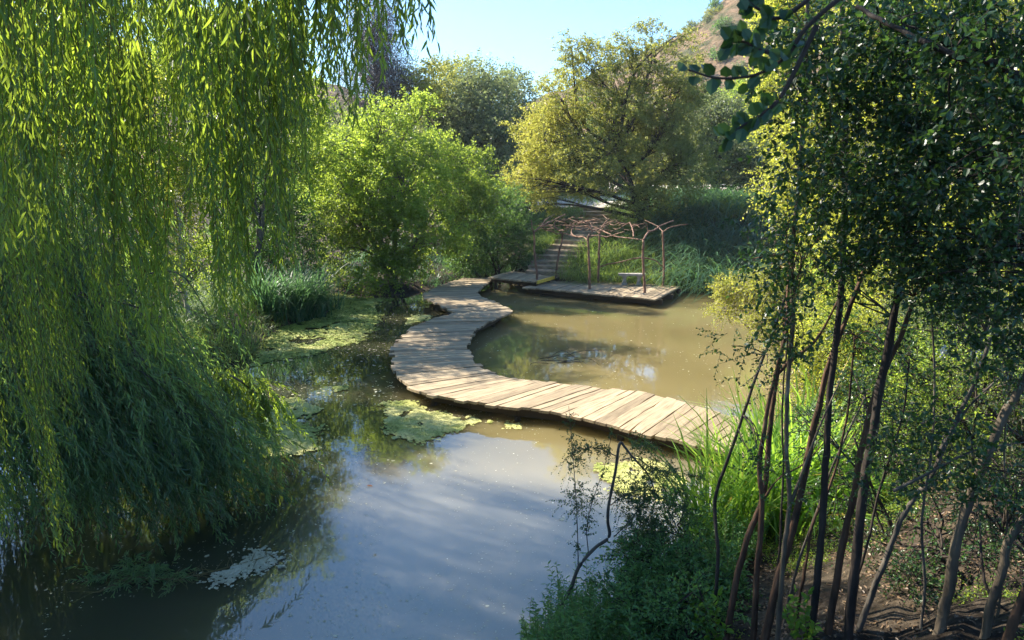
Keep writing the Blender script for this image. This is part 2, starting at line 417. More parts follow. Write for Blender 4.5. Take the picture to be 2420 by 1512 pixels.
def axis(lo, hi, fine_lo, fine_hi, fs, cs):
    a = np.arange(fine_lo, fine_hi, fs); l = []; v = fine_lo; s = fs
    while v > lo: s *= cs; v -= s; l.append(v)
    r_ = []; v = a[-1]; s = fs
    while v < hi: s *= cs; v += s; r_.append(v)
    return np.array(l[::-1] + list(a) + r_)
def sheet(g, xs, ys, zf, tint=None):
    X, Y = np.meshgrid(xs, ys); Z = zf(X, Y); nx, ny = len(xs), len(ys)
    i = np.arange(ny - 1)[:, None] * nx + np.arange(nx - 1)[None]
    g.add(np.stack([X, Y, Z], -1).reshape(-1, 3), np.stack([i, i + 1, i + nx + 1, i + nx], -1).reshape(-1, 4), tint)
def soilmat():
    m, t, o = newmat('soil_and_litter')
    tc = N(t, 'ShaderNodeTexCoord')
    n1 = N(t, 'ShaderNodeTexNoise'); n1.inputs['Scale'].default_value = 1.3; n1.inputs['Detail'].default_value = 8
    n2 = N(t, 'ShaderNodeTexNoise'); n2.inputs['Scale'].default_value = 14; n2.inputs['Detail'].default_value = 8; n2.inputs['Roughness'].default_value = .7
    for n in (n1, n2): t.links.new(tc.outputs['Object'], n.inputs['Vector'])
    c1 = ramp(t, [(.35, (.016, .012, .009)), (.5, (.035, .026, .018)), (.68, (.09, .07, .05))], n2.outputs[0])
    c2 = ramp(t, [(.35, (.04, .03, .018)), (.6, (.12, .09, .06))], n2.outputs[0])
    f = ramp(t, [(.45, (0, 0, 0)), (.6, (1, 1, 1))], n1.outputs[0])
    mx = N(t, 'ShaderNodeMix', data_type='RGBA'); t.links.new(f, mx.inputs[0]); t.links.new(c1, mx.inputs[6]); t.links.new(c2, mx.inputs[7])
    pr = N(t, 'ShaderNodeBsdfPrincipled'); pr.inputs['Roughness'].default_value = .95; pr.inputs['Specular IOR Level'].default_value = .15
    t.links.new(mx.outputs[2], pr.inputs['Base Color'])
    bp = N(t, 'ShaderNodeBump'); bp.inputs['Strength'].default_value = 1.0; bp.inputs['Distance'].default_value = .05
    t.links.new(n2.outputs[0], bp.inputs['Height']); t.links.new(bp.outputs[0], pr.inputs['Normal'])
    t.links.new(pr.outputs[0], o.inputs[0]); return m
M['soil'] = soilmat()
g = Geo()
def Hclod(X, Y):
    z = H(X, Y); nearm = (1 - smooth(8, 12, Y)) * smooth(1.0, 2.0, X)
    return z + nearm * ((fbm(X * 3.1, Y * 3.1) - .5) * .28 + (fbm(X * 9, Y * 9, 2) - .5) * .10) * (z > .1)
sheet(g, axis(-160, 260, -12, 12, .16, 1.07), axis(-30, 420, -1, 36, .16, 1.07), Hclod)
tag(g.build('ground', M['soil'], smooth_=True), kind='structure')

# water: murky pond
def watermat():
    m, t, o = newmat('murky_pond_water')
    tc = N(t, 'ShaderNodeTexCoord')
    n1 = N(t, 'ShaderNodeTexNoise'); n1.inputs['Scale'].default_value = .16; n1.inputs['Detail'].default_value = 3
    n2 = N(t, 'ShaderNodeTexNoise'); n2.inputs['Scale'].default_value = 1.6; n2.inputs['Detail'].default_value = 3
    n3 = N(t, 'ShaderNodeTexNoise'); n3.inputs['Scale'].default_value = 9.0; n3.inputs['Detail'].default_value = 2
    for n in (n1, n2, n3): t.links.new(tc.outputs['Object'], n.inputs['Vector'])
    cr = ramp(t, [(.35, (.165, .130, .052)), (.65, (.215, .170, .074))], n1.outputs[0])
    cl = ramp(t, [(.35, (.030, .034, .018)), (.65, (.058, .056, .030))], n1.outputs[0])  # left pond darkened in the colour itself, standing in for the willow's shade
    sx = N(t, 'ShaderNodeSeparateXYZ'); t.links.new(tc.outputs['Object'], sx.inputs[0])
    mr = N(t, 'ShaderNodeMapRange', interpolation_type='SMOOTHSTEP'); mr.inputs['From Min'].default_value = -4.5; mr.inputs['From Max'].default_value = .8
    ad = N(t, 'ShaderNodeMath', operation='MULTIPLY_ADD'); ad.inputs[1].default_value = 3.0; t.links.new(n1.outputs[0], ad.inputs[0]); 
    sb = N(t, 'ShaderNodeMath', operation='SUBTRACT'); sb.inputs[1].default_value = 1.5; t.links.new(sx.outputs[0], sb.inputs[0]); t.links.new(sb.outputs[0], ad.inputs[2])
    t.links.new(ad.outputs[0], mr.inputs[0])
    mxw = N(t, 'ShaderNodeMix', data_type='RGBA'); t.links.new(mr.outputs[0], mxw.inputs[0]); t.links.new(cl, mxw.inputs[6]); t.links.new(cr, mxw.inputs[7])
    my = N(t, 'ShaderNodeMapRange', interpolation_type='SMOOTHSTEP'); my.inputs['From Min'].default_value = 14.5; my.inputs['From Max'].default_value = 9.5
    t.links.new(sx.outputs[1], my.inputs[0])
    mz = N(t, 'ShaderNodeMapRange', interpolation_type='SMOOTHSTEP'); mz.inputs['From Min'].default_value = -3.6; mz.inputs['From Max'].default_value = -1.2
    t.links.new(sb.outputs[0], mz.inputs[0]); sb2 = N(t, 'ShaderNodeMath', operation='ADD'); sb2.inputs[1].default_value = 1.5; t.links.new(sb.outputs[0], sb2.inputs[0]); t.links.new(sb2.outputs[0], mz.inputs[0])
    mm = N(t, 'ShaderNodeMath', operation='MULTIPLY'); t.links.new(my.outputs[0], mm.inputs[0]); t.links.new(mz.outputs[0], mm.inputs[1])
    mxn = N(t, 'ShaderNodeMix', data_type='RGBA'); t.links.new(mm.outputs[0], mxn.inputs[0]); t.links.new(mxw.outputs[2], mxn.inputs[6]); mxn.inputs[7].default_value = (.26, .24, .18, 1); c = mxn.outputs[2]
    pr = N(t, 'ShaderNodeBsdfPrincipled'); pr.inputs['Roughness'].default_value = .025; pr.inputs['IOR'].default_value = 1.6
    pr.subsurface_method = 'BURLEY'; pr.inputs['Subsurface Weight'].default_value = 1.0; pr.inputs['Subsurface Radius'].default_value = (.9, .8, .5); pr.inputs['Subsurface Scale'].default_value = 1.0
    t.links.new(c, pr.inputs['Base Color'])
    b1 = N(t, 'ShaderNodeBump'); b1.inputs['Strength'].default_value = .10; b1.inputs['Distance'].default_value = .02
    b2 = N(t, 'ShaderNodeBump'); b2.inputs['Strength'].default_value = .05; b2.inputs['Distance'].default_value = .004
    t.links.new(n2.outputs[0], b1.inputs['Height']); t.links.new(n3.outputs[0], b2.inputs['Height']); t.links.new(b1.outputs[0], b2.inputs['Normal'])
    t.links.new(b2.outputs[0], pr.inputs['Normal'])
    t.links.new(pr.outputs[0], o.inputs[0]); return m
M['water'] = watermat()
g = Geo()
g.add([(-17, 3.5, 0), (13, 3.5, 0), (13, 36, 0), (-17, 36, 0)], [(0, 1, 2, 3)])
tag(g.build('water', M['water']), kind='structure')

# hill beyond the valley
def hillmat():
    m, t, o = newmat('dry_hillside')
    tc = N(t, 'ShaderNodeTexCoord')
    n1 = N(t, 'ShaderNodeTexNoise'); n1.inputs['Scale'].default_value = .12; n1.inputs['Detail'].default_value = 8; n1.inputs['Roughness'].default_value = .65
    n2 = N(t, 'ShaderNodeTexNoise'); n2.inputs['Scale'].default_value = .9; n2.inputs['Detail'].default_value = 6; n2.inputs['Roughness'].default_value = .7
    for n in (n1, n2): t.links.new(tc.outputs['Object'], n.inputs['Vector'])
    c1 = ramp(t, [(.35, (.13, .10, .055)), (.55, (.26, .17, .10)), (.7, (.34, .22, .14))], n2.outputs[0])
    c2 = ramp(t, [(.4, (.06, .07, .03)), (.65, (.12, .115, .055))], n2.outputs[0])
    f = ramp(t, [(.42, (0, 0, 0)), (.54, (1, 1, 1))], n1.outputs[0])
    mx = N(t, 'ShaderNodeMix', data_type='RGBA'); t.links.new(f, mx.inputs[0]); t.links.new(c2, mx.inputs[6]); t.links.new(c1, mx.inputs[7])
    pr = N(t, 'ShaderNodeBsdfPrincipled'); pr.inputs['Roughness'].default_value = .95; pr.inputs['Specular IOR Level'].default_value = .1
    t.links.new(mx.outputs[2], pr.inputs['Base Color'])
    bp = N(t, 'ShaderNodeBump'); bp.inputs['Strength'].default_value = 1.0; bp.inputs['Distance'].default_value = 1.0
    t.links.new(n2.outputs[0], bp.inputs['Height']); t.links.new(bp.outputs[0], pr.inputs['Normal'])
    t.links.new(pr.outputs[0], o.inputs[0]); return m
M['hill'] = hillmat()
def HH(x, y):
    h = 62 * np.exp(-((x - 95) / 70) ** 2 - ((y - 168) / 52) ** 2) + 30 * np.exp(-((x + 75) / 60) ** 2 - ((y - 190) / 50) ** 2)
    h = h * smooth(72, 110, y) + (fbm(x * .05, y * .05, 5) - .5) * 12 * smooth(78, 120, y)
    return h + 1.4 + 1.2 * smooth(70, 90, y)
g = Geo(); sheet(g, np.linspace(-220, 330, 180), np.linspace(72, 420, 130), HH)
tag(g.build('hill', M['hill'], smooth_=True), kind='structure')

# dusty clearing at the head of the steps
g = Geo()
def clear(x0, x1, y0, y1, dz=.03):
    xs = np.linspace(x0, x1, 26); ys = np.linspace(y0, y1, 26)
    X, Y = np.meshgrid(xs, ys); return X, Y
sheet(g, np.linspace(1.5, 8.0, 24), np.linspace(45.3, 56, 30), lambda X, Y: np.maximum(H(X, Y), 2.9) + .05)
sheet(g, np.linspace(8.05, 34, 30), np.linspace(52, 70, 24), lambda X, Y: H(X, Y) + .08 + (Y - 52) * .035)
tag(g.build('path', M['path'], smooth_=True), kind='structure')

# ------------------------------------------------------------------ boardwalk
def planks(g, L, Rr, z, pw=.25, thick=.055, over=.06, gap=.018, skip=0):
    """L and Rr are matching edge curves (n x 2); lays boards from one to the other"""
    C = (L + Rr) / 2
    s = np.concatenate([[0], np.cumsum(np.linalg.norm(np.diff(C, axis=0), axis=1))])
    pos = 0.0; k = 0
    while pos < s[-1] - pw:
        wd = pw * R.uniform(.78, 1.22)
        a = np.array([[np.interp(pos + q, s, E[:, j]) for j in (0, 1)] for E in (L, Rr) for q in (gap / 2, wd - gap / 2)]).reshape(2, 2, 2)
        ext = norm((a[1] - a[0]).mean(0))
        e0, e1 = R.uniform(-.5, 1.2, 2) * over
        zz = z + R.uniform(-.006, .006); n = 7; tilt = R.normal(0, .0025, 2)
        tn = R.random(); off = R.uniform(0, 50, 2)
        vs, uvs = [], []
        ln = np.linalg.norm(a[1].mean(0) - a[0].mean(0))
        w1, w2 = R.normal(0, .010, n), R.normal(0, .010, n)
        w1[0] += R.normal(0, .012); w2[-1] += R.normal(0, .012)
        for i in range(n):
            t = i / (n - 1)
            p0 = (a[0, 0] - ext * e0) * (1 - t) + (a[1, 0] + ext * e1) * t
            p1 = (a[0, 1] - ext * e0) * (1 - t) + (a[1, 1] + ext * e1) * t
            sd = norm(p1 - p0)
            p0 = p0 + sd * w1[i]; p1 = p1 + sd * w2[i]
            zc = zz + tilt[0] * (t - .5) * 2 + R.normal(0, .002)
            for (pt, dz) in ((p0, tilt[1]), (p1, -tilt[1])):
                vs += [(pt[0], pt[1], zc + dz), (pt[0], pt[1], zc + dz - thick)]
                uvs += [(off[0] + t * ln, off[1] + (0 if pt is p0 else wd)), (off[0] + t * ln, off[1] + .03 + (0 if pt is p0 else wd))]
        f = []
        for i in range(n - 1):
            b = i * 4
            f += [(b, b + 2, b + 6, b + 4), (b + 1, b + 5, b + 7, b + 3), (b, b + 4, b + 5, b + 1), (b + 2, b + 3, b + 7, b + 6)]
        f += [(0, 1, 3, 2), (4 * n - 4, 4 * n - 2, 4 * n - 1, 4 * n - 3)]
        g.add(vs, f, tn, uvs); pos += wd; k += 1
ZD = .34
pairs = [((1100, 656), (1172, 655)), ((1062, 667), (1150, 668)), ((1022, 683), (1130, 684)), ((1001, 701), (1127, 694)), ((1030, 716), (1150, 706)),
 ((1060, 732), (1184, 721)), ((1071, 741), (1205, 735)), ((1030, 751), (1180, 748)), ((985, 768), (1145, 764)), ((955, 793), (1118, 784)),
 ((929, 819), (1105, 812)), ((930, 846), (1108, 836)), ((937, 876), (1125, 859)), ((957, 904), (1155, 878)), ((1010, 928), (1200, 893)),
 ((1090, 944), (1265, 900)), ((1190, 960), (1345, 908)), ((1290, 969), (1430, 919)), ((1400, 992), (1520, 928)), ((1510, 1020), (1610, 950)),
 ((1600, 1040), (1700, 975)), ((1690, 1062), (1790, 1000)), ((1790, 1080), (1890, 1016)), ((1900, 1092), (2000, 1026))]
Lc = resample(np.array([W(*a, ZD)[:2] for a, b in pairs]), 200)
Rc = resample(np.array([W(*b, ZD)[:2] for a, b in pairs]), 200)
bw = thing('boardwalk', 'winding S shaped boardwalk of weathered planks crossing the pond', 'boardwalk', (Lc[100, 0], Lc[100, 1], 0))
g = Geo(); planks(g, Lc, Rc, ZD, .24, .055, .09); g.build('deck', M['plank'], bw)
for E, sg in ((Lc, .16), (Rc, -.16)):
    O_ = Rc if E is Lc else Lc
    q = E + norm(O_ - E) * .22
    for i in range(0, 190, 10):
        a, b = q[i], q[min(i + 10, 199)]
        g = Geo(); c = (a + b) / 2; dv = b - a; ln = np.linalg.norm(dv)
        box(g, (c[0], c[1], ZD - .148), (ln + .08, .09, .17), math.atan2(dv[1], dv[0]), R.random())
        g.build('beam', M['beam'], bw)
        if i % 20 == 0:
            g = Geo(); tube(g, [(a[0], a[1], -.9), (a[0] + R.normal(0, .01), a[1], ZD - .235)], .075, .07, 8, R.random()); g.build('pile', M['beam'], bw)

# ------------------------------------------------------------------ platform, landing, pergola, bench, steps
def deck_quad(c, n=30):
    FL, FR, BR, BL = [np.array(a[:2]) for a in c]
    t = np.linspace(0, 1, n)[:, None]
    return FL * (1 - t) + FR * t, BL * (1 - t) + BR * t
pc = [W(1236, 678, ZD), W(1562, 708, ZD), W(1620, 677, ZD), W(1312, 656.5, ZD)]
pf = thing('viewing_platform', 'rectangular plank platform standing over the water in front of the grassy bank', 'platform', (*((pc[0] + pc[2]) / 2)[:2], 0))
A, B = deck_quad(pc); g = Geo(); planks(g, A, B, ZD, .27, .06, .09); g.build('deck', M['plank'], pf)
A, B = np.array([p[:2] for p in (pc[0], pc[3])]), np.array([p[:2] for p in (pc[1], pc[2])])
for t in (.1, .5, .9):
    a = A[0] * (1 - t) + A[1] * t; b = B[0] * (1 - t) + B[1] * t; c = (a + b) / 2; dv = b - a
    g = Geo(); box(g, (*c, ZD - .165), (np.linalg.norm(dv) - .1, .12, .2), math.atan2(dv[1], dv[0])); g.build('beam', M['beam'], pf)
    for s in (.12, .5, .9):
        q = a * (1 - s) + b * s; g = Geo(); tube(g, [(*q, -.9), (*q, ZD - .27)], .09, .085, 8); g.build('pile', M['beam'], pf)
ZL = .55
lc = [W(1152, 655, ZL), W(1264, 665.5, ZL), W(1306, 653, ZL), W(1205, 640, ZL)]
lp = thing('landing_deck', 'small raised landing deck with a yellow edge board at the foot of the steps', 'deck', (*((lc[0] + lc[2]) / 2)[:2], 0))
A, B = deck_quad(lc); g = Geo(); planks(g, A, B, ZL, .22, .06, .05); g.build('deck', M['plank'], lp)
for s in (.15, .85):
    a = (lc[0] * (1 - s) + lc[3] * s); b = (lc[1] * (1 - s) + lc[2] * s); c = (a + b) / 2; dv = b - a
    g = Geo(); box(g, (c[0], c[1], ZL - .145), (np.linalg.norm(dv) - .1, .1, .16), math.atan2(dv[1], dv[0])); g.build('beam', M['beam'], lp)
    for q in (a * .9 + b * .1, a * .1 + b * .9):
        g = Geo(); tube(g, [(q[0], q[1], -.9), (q[0], q[1], ZL - .23)], .07, .07, 8); g.build('pile', M['beam'], lp)
a, b = lc[1], lc[2]; dv = b - a; c = (a + b) / 2 + V(dv[1], -dv[0], 0) / np.linalg.norm(dv) * .08
g = Geo(); box(g, (c[0], c[1], ZL - .035), (np.linalg.norm(dv) * .95, .06, .13), math.atan2(dv[1], dv[0])); g.build('edge_board', M['yellow'], lp)

c1 = lambda x, y: (1128.8 + x * .2667, 322.5 + y * .2667)
def post_d(x, y): return W(*c1(x, y), ZD)[1]
PB = {1: (525, 1312), 2: (693, 1272), 3: (990, 1352), 4: (1062, 1296), 5: (1478, 1385), 6: (1641, 1327)}
DP = {k: post_d(*v) for k, v in PB.items()}
pg = thing('branch_pergola', 'rustic pergola of crooked reddish branches standing on the plank platform', 'pergola', (*((pc[0] + pc[2]) / 2)[:2], ZD))
def limb(name, pts, ds, r0, r1, n=None, sides=7):
    if np.isscalar(ds): ds = [ds] * len(pts)
    q = [P(*c1(x, y), d) for (x, y), d in zip(pts, ds)]
    g = Geo(); tube(g, resample(q, max(8, len(q) * 4)) + R.normal(0, .006, (max(8, len(q) * 4), 3)), r0, r1, sides, R.random(), .05)
    return g.build(name, M['peeled'], pg, True)
D = DP
limb('post', [(525, 1312), (522, 1210), (512, 1120), (500, 1010), (500, 920), (495, 845)], D[1], .055, .042)
limb('post', [(693, 1272), (700, 1150), (722, 1020), (745, 930), (750, 855)], D[2], .052, .04)
limb('post', [(990, 1352), (988, 1200), (983, 1060), (978, 950), (978, 880)], D[3], .055, .045)
limb('post', [(1062, 1296), (1070, 1180), (1074, 1050), (1076, 900), (1080, 825)], D[4], .052, .042)
limb('post', [(1478, 1385), (1474, 1250), (1464, 1130), (1463, 1020), (1468, 915)], D[5], .058, .045)
limb('post', [(1641, 1327), (1648, 1200), (1648, 1080), (1643, 960), (1640, 845)], D[6], .052, .042)
PR = [
 ([(495, 845), (480, 800), (476, 735)], [1, 1], .035), ([(495, 845), (560, 795), (640, 755), (775, 690)], [1, 2], .04),
 ([(560, 795), (600, 740), (680, 690)], [1, 2], .022), ([(750, 855), (700, 862), (650, 840), (608, 824)], [2, 1], .03),
 ([(750, 855), (700, 820), (678, 785), (700, 745), (780, 742)], [2, 2], .032), ([(750, 855), (820, 870), (885, 892), (940, 885)], [2, 3], .03),
 ([(978, 880), (1012, 832), (975, 775), (918, 742)], [3, 3], .036), ([(1012, 832), (1080, 815), (1130, 760), (1165, 725)], [3, 4], .03),
 ([(978, 880), (1070, 878), (1150, 888), (1230, 862), (1300, 842)], [3, 5], .034), ([(978, 930), (930, 888), (860, 885), (828, 850), (840, 800), (860, 762)], [3, 2], .03),
 ([(1080, 825), (1140, 850), (1210, 882), (1340, 900), (1468, 915)], [4, 5], .034), ([(1080, 825), (1020, 800), (960, 790), (900, 800)], [4, 2], .03),
 ([(1468, 915), (1508, 850), (1560, 830), (1620, 790), (1732, 745)], [5, 6], .042), ([(1508, 850), (1500, 800), (1470, 760)], [5, 5], .024),
 ([(1640, 845), (1690, 812), (1760, 790), (1860, 780)], [6, 6], .028), ([(1640, 845), (1600, 800), (1540, 770), (1480, 740)], [6, 4], .026),
 ([(1380, 890), (1370, 820), (1345, 760)], [5, 6], .034), ([(1345, 760), (1290, 790), (1240, 820), (1200, 815)], [6, 4], .022),
 ([(1080, 1155), (1160, 1128), (1240, 1118), (1310, 1098), (1380, 1080)], [4, 6], .034), ([(1380, 1080), (1480, 1076), (1560, 1092), (1605, 1125), (1645, 1160)], [6, 6], .034)]
for pts, (da, db), r in PR:
    limb('rail' if pts[0][1] > 1000 else 'branch', pts, np.linspace(D[da], D[db], len(pts)), r, r * .55)
for k in range(46):                # crooked cross twigs of the roof
    x0 = R.uniform(560, 1400); y0 = 745 + R.uniform(0, 95); a = R.uniform(-.6, .6); ln = R.uniform(90, 230); sg = R.choice([-1, 1])
    pts = [(x0 + sg * ln * t * cos(a) + R.normal(0, 8), y0 - abs(ln * t * sin(a)) * .55 + R.normal(0, 14)) for t in (0, .33, .66, 1)]
    d0 = R.uniform(D[3], D[2]); limb('branch', pts, [d0, d0 + R.uniform(-.5, .5), d0 + R.uniform(-.8, .8), d0 + R.uniform(-1, 1)], R.uniform(.011, .022), .006, sides=5)

bp_ = W(*c1(1362, 1312), ZD)
bn = thing('stone_bench', 'low stone slab bench on two flared feet at the platform edge', 'bench', bp_)
bn.rotation_euler = (0, 0, radians(-8))
def frus(g, c, b, t, h):
    v = [(c[0] + sx * s[0] / 2, c[1] + sy * s[1] / 2, c[2] + z) for s, z in ((b, 0), (t, h)) for sx, sy in ((-1, -1), (1, -1), (1, 1), (-1, 1))]
    g.add(v, [(0, 1, 5, 4), (1, 2, 6, 5), (2, 3, 7, 6), (3, 0, 4, 7), (4, 5, 6, 7), (3, 2, 1, 0)])
g = Geo(); xs = np.linspace(-.55, .55, 9)
for i in range(8): pass
box(g, bp_ + V(0, 0, .43), (1.1, .36, .07), 0, .5, jit=.008); g.build('seat', M['stone'], bn)
for sx in (-.3, .3):
    g = Geo(); o = bp_ + V(sx, 0, 0)
    frus(g, o, (.26, .34), (.17, .26), .10); frus(g, o + V(0, 0, .102), (.15, .24), (.12, .22), .17); frus(g, o + V(0, 0, .274), (.14, .24), (.24, .32), .118)
    g.build('leg', M['stone'], bn)

st = thing('garden_steps', 'worn earth and timber steps climbing from the landing deck to the dusty clearing', 'steps', (*STP[0][:2], .4))
S2 = resample(ST, 17)
for i in range(16):
    a, b = S2[i], S2[i + 1]; dv = b - a; rz = math.atan2(dv[1], dv[0]); c = (a + b) / 2; wid = 1.8 + .07 * i + R.normal(0, .08)
    g = Geo(); box(g, (c[0], c[1], b[2] - .2), (np.linalg.norm(dv[:2]) * 1.05, wid, .4), rz + R.normal(0, .04), jit=.015)
    g.build('step', M['step'], st)
# ------------------------------------------------------------------ haze over the far valley
HAZE = 0.0003
g = Geo(); g.add([(x, y, z) for x in (-230, 340) for y in (-40, 430) for z in (-2.5, 82)], [(0, 1, 3, 2), (4, 6, 7, 5), (0, 4, 5, 1), (2, 3, 7, 6), (0, 2, 6, 4), (1, 5, 7, 3)])
mh, th_, oh = newmat('haze'); pv = N(th_, 'ShaderNodeVolumePrincipled'); pv.inputs['Color'].default_value = (.86, .91, 1, 1); pv.inputs['Density'].default_value = HAZE; pv.inputs['Anisotropy'].default_value = .15
th_.links.new(pv.outputs[0], oh.inputs['Volume'])
tag(g.build('haze', mh), kind='stuff')
# ------------------------------------------------------------------ trees
def in_ball(n, e=.55):
    v = norm(R.normal(size=(n, 3))); return v * (R.random((n, 1)) ** e)
def B(px, py, d, rx, ry, rd=None):      # a lump of crown seen at (px, py), radii in picture units at that distance
    s = d / FPX * 1.02
    return (P(px, py, d), np.array([rx * s, rd if rd else (rx + ry) / 2 * s, ry * s]))
def tree(name, label, cat, base, blobs, leaf='bright', bark='bark_grey', dens=26, ll=.12, lw=.07, shape='rhomb', nl=9, tl=.55,
         tr=.14, group=None, tints=None, top=None, droop=.25, clump=.8, twigs=True, e=.5, ang=60, tvar=.18, limb_r=.45, stems=1, gnarl=.12, cov=7.0, covs=None):
    """trunk with limbs to every lump of the crown; twigs of leaves spread through each lump in clumps"""
    base = np.array([base[0], base[1], (base[2] if len(base) > 2 else H1(base[0], base[1])) - .1])
    root = thing(name, label, cat, base, group)
    gt, gl = Geo(), Geo()
    C = np.array([b[0] for b in blobs]); ctr = C.mean(0) if top is None else np.asarray(top, float)
    hub = base * .45 + ctr * .55; hub[:2] = base[:2] * .5 + ctr[:2] * .5
    mid = (base + hub) / 2 + V(*R.normal(0, .12 * np.linalg.norm(hub - base) * .5, 2), 0)
    trunk = resample([base, mid, hub, ctr], 14)
    tube(gt, trunk + R.normal(0, tr * .08, (14, 3)), tr, tr * .35, 8, R.random(), .04)
    for s in range(stems - 1):
        q = blobs[R.integers(len(blobs))][0]; b0 = base + V(*R.normal(0, tr * 1.6, 2), 0)
        tube(gt, resample([b0, (b0 * .6 + q * .4) + R.normal(0, .25, 3), q], 9), tr * .6, tr * .2, 6, R.random(), .04)
    for bi, (c, r) in enumerate(blobs):
        k = int(np.clip((c[2] - base[2]) / max(ctr[2] - base[2], .1) * 9, 2, 11)); s0 = trunk[k]
        m = s0 * .5 + c * .5 + R.normal(0, gnarl, 3) * np.linalg.norm(c - s0)
        lim = resample([s0, m, c], 8); tube(gt, lim, tr * limb_r, tr * .14, 5, R.random(), .04)
        vol = r[0] * r[1] * r[2]
        area = pi * r[0] * r[2]; nleaf = cov * (1 if covs is None else covs[bi]) * area / (ll * lw * .55)
        nc = max(5, int(nleaf / nl / dens))
        cc = c + in_ball(nc, e) * r                                # clump centres
        sub = cc
        if twigs:
            a = lim[R.integers(3, 8, nc)]
            mm = (a + sub) / 2 + R.normal(0, .12, (nc, 3)) * r
            t = np.linspace(0, 1, 5)[None, :, None]
            pth = (1 - t) ** 2 * a[:, None] + 2 * t * (1 - t) * mm[:, None] + t ** 2 * sub[:, None]
            tubes3(gt, pth, np.full(nc, max(tr * .12, .012)), np.full(nc, .006))
        per = int(dens)
        n = nc * per; idx = np.repeat(np.arange(nc), per)
        cs = clump * R.uniform(.5, 1.1, nc)[idx][:, None]
        off = in_ball(n, .6) * cs; off[:, 2] *= .7
        O = sub[idx] + off
        out = norm(O - c) + norm(off) * .8 + R.normal(0, .4, (n, 3)); out[:, 2] += .25
        tb = (.5 if tints is None else tints[bi]) + R.normal(0, tvar, nc)[idx]
        sprays(gl, gt if (twigs and nl > 7 and n < 900) else None, O, out, tl * R.uniform(.5, 1.2, n), nl, ll, lw, shape, droop, ang, tb, r=.005, seg=2)
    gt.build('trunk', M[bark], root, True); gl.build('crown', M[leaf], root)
    return root

# bright green tree on the far left bank
tree('shrub_tree', 'bright green bushy tree at the water edge left of the boardwalk', 'tree', W(930, 672, .3),
     [B(900, 300, 33, 75, 75), B(820, 400, 33, 90, 95), B(955, 420, 32, 105, 95, 1.4), B(1065, 440, 34.6, 80, 75, .9), B(1130, 430, 35.5, 50, 70, .9), B(740, 450, 34, 40, 60), B(750, 330, 34, 40, 50), B(1030, 350, 34.5, 55, 45, .9), B(850, 530, 32, 95, 85), B(985, 560, 32, 105, 90),
      B(905, 640, 31, 80, 45), B(790, 590, 32.5, 50, 70), B(1000, 270, 33, 38, 45), B(1120, 520, 34.6, 60, 55, .8)],
     leaf='bright', dens=20, ll=.16, lw=.10, nl=8, tl=.6, tr=.16, stems=4, tints=[.6, .55, .5, .5, .4, .5, .5, .55, .4, .35, .4, .4, .6, .3], clump=.62, tvar=.14)
tree('shrub', 'dark green shrub crowding the left side of the steps', 'shrub', (-.6, 35.6),
     [B(1140, 570, 35.5, 75, 60), B(1205, 540, 36.5, 60, 60), B(1110, 620, 35, 55, 30), B(1230, 600, 35.6, 40, 40), B(1180, 490, 38, 60, 55)],
     leaf='deep', dens=20, ll=.14, lw=.08, tr=.08, stems=5, clump=.6, bark='bark_dark')
# the olive tree by the steps
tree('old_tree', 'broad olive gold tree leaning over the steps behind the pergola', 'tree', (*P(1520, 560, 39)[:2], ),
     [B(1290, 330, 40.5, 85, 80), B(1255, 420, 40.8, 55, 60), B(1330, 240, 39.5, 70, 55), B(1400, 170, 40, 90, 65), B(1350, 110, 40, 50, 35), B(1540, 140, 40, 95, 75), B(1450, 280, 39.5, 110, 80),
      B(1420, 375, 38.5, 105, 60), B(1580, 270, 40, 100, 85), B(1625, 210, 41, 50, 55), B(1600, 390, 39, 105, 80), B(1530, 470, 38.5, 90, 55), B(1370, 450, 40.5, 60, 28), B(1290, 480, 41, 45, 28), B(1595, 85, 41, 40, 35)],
     leaf='olive', bark='bark_dark', dens=13, ll=.16, lw=.09, nl=8, tl=.5, tr=.22, tints=[.92, .90, .82, .6, .4, .42, .55, .5, .35, .3, .3, .35, .5, .6, .35], clump=.52, stems=1, gnarl=.09, cov=5.0, tvar=.1, covs=[1.1, 1.1, 1.1, 1.0, .5, .9, 1.1, 1, 1.1, 1, 1, 1, .9, 1, .6])  # left lumps tinted golden, right ones duller: the sunlit side put into colour
bgl = 'trees rising behind the steps'
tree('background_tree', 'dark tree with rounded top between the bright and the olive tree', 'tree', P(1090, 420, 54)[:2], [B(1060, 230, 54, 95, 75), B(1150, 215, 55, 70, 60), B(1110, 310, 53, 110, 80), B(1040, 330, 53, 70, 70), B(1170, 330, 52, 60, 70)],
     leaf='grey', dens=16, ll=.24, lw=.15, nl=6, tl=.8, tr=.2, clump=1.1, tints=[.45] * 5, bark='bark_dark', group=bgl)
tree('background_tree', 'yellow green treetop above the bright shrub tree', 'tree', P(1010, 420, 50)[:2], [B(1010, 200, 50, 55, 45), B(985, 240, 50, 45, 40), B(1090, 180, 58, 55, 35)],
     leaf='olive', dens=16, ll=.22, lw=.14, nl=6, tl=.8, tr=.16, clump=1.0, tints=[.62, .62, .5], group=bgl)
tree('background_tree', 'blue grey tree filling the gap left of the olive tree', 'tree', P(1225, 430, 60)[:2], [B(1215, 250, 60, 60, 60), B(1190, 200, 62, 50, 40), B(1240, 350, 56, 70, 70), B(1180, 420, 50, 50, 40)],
     leaf='grey', dens=16, ll=.25, lw=.15, nl=6, tl=.8, tr=.2, clump=1.1, tints=[.4] * 4, bark='bark_dark', group=bgl)
